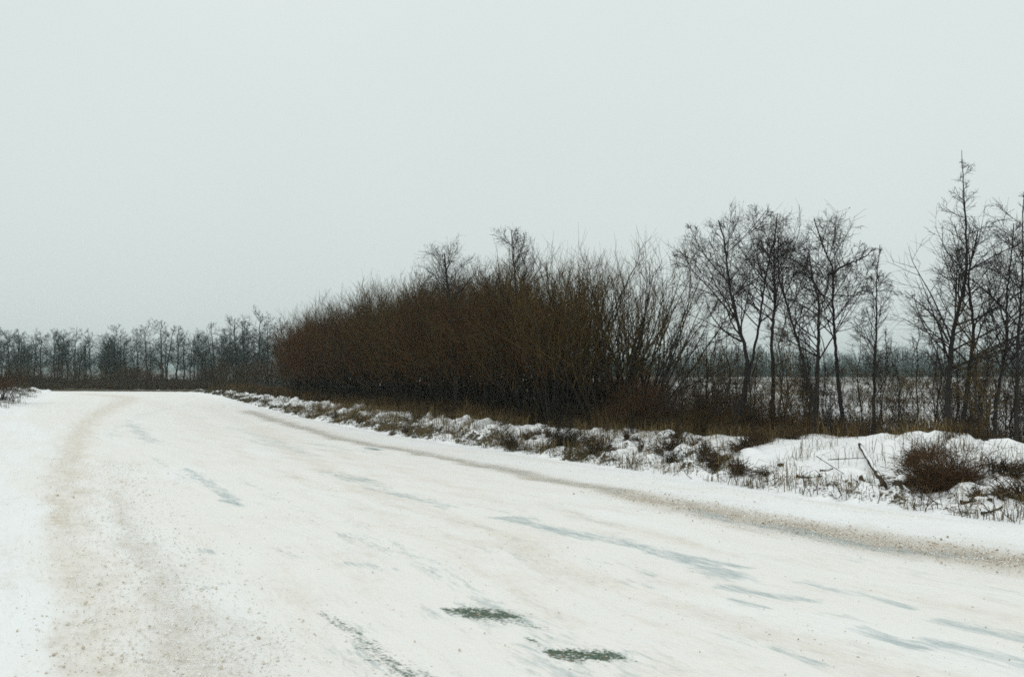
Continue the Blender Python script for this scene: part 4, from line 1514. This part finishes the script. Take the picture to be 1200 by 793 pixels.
log('thin bare pole lying level above the snow towards the slanting trunk', (972, 546), (1020, 543), 0.007, 808, False, 0.08, name='fallen_branch', cat='branch')
log('arched twig bowed over the snow in front of the dark stump end', (955, 542), (990, 562), 0.006, 809, False, 0.09, name='fallen_branch', cat='branch')
log('snow laden fallen branch by the edge of the view near the road', (1128, 592), (1165, 590), 0.028, 810, True, 0.03, name='fallen_branch', cat='branch')
log('dark broken branch end beside the snow laden branch', (1150, 603), (1176, 598), 0.02, 811, True, 0.03, name='fallen_branch', cat='branch')
log('black hollow branch stub in the lumpy snow by the dark thicket alder', (556, 505), (564, 512), 0.035, 812, True, 0.0, name='fallen_branch', cat='branch')


# ------------------------------------------------------------------ air
def build_haze():
    m, nt = new_mat('haze')
    v = nt.nodes.new('ShaderNodeVolumePrincipled')
    v.inputs['Color'].default_value = (0.76, 0.96, 0.94, 1)
    v.inputs['Density'].default_value = 0.0007
    v.inputs['Anisotropy'].default_value = 0.2
    o = nt.nodes.new('ShaderNodeOutputMaterial')
    nt.links.new(v.outputs[0], o.inputs['Volume'])
    x0, x1, y0, y1, z0, z1 = -2600, 2600, -2600, 2620, -2.5, 16.0
    V = [(x, y, z) for z in (z0, z1) for y in (y0, y1) for x in (x0, x1)]
    F = [(0, 2, 3, 1), (4, 5, 7, 6), (0, 1, 5, 4), (1, 3, 7, 5), (3, 2, 6, 7), (2, 0, 4, 6)]
    mb = MB()
    mb.add(V, quads=F)
    tag(link('haze', mb.mesh('haze', m, smooth=False)), 'pale winter haze hanging over the fields', 'haze', kind='stuff')


build_haze()

# ------------------------------------------------------------------ sky, sun, camera
SUN_EL, SUN_AZ = math.radians(40), math.radians(215)     # azimuth clockwise from +Y
w = bpy.data.worlds.new('World')
scene.world = w
w.use_nodes = True
nt = w.node_tree
nt.nodes.clear()
k = NT(nt)
sky = k.n('ShaderNodeTexSky', sky_type='NISHITA', sun_disc=False, sun_elevation=SUN_EL, sun_rotation=SUN_AZ, dust_density=4.0)
hs = k.n('ShaderNodeHueSaturation')
hs.inputs['Saturation'].default_value = 0.15
hs.inputs['Value'].default_value = 1.0
k.put(hs.inputs['Color'], sky.outputs[0])
tc = k.n('ShaderNodeTexCoord').outputs['Generated']
sp = k.n('ShaderNodeSeparateXYZ')
k.put(sp.inputs[0], tc)
ramp = k.n('ShaderNodeValToRGB')
el = ramp.color_ramp.elements
el[0].position, el[0].color = 0.0, (0.70, 0.778, 0.76, 1)
el[1].position, el[1].color = 1.0, (0.98, 1.0, 1.0, 1)
e2 = el.new(0.35)
e2.color = (0.768, 0.853, 0.83, 1)
cl = k.noise(tc, 2.2, 4, 0.5)
zz = k.math('ADD', sp.outputs[2], k.math('MULTIPLY', k.math('SUBTRACT', cl, 0.5), 0.36))
k.put(ramp.inputs[0], zz)
sc_ = k.n('ShaderNodeVectorMath', operation='SCALE')
k.put(sc_.inputs[0], ramp.outputs[0])
sc_.inputs['Scale'].default_value = 10.0
mx = k.mix(0.10, sc_.outputs[0], hs.outputs[0])
bg = k.n('ShaderNodeBackground')
k.put(bg.inputs[0], mx)
bg.inputs[1].default_value = 0.1
ow = k.n('ShaderNodeOutputWorld')
nt.links.new(bg.outputs[0], ow.inputs[0])

sl = bpy.data.lights.new('sun', 'SUN')
sl.energy = 0.62
sl.angle = math.radians(40)
sl.color = (1.0, 0.97, 0.92)
so = bpy.data.objects.new('sun', sl)
COL.objects.link(so)
so.rotation_euler = (math.pi / 2 - SUN_EL, 0, math.pi - SUN_AZ)

cam = bpy.data.cameras.new('camera')
co = bpy.data.objects.new('camera', cam)
COL.objects.link(co)
co.location = (0, 0, CAM_H)
co.rotation_euler = (math.pi / 2 + PITCH, 0, 0)
cam.sensor_width = 36.0
cam.lens = 36.0 * FPX / 1200.0
cam.clip_end = 6000
cam.clip_start = 0.05
scene.camera = co

vs = scene.view_settings
vs.view_transform, vs.look, vs.exposure, vs.gamma = 'Standard', 'None', 0.0, 1.0
scene.cycles.filter_width = 1.7
scene.cycles.max_bounces = 6
scene.cycles.use_denoising = False
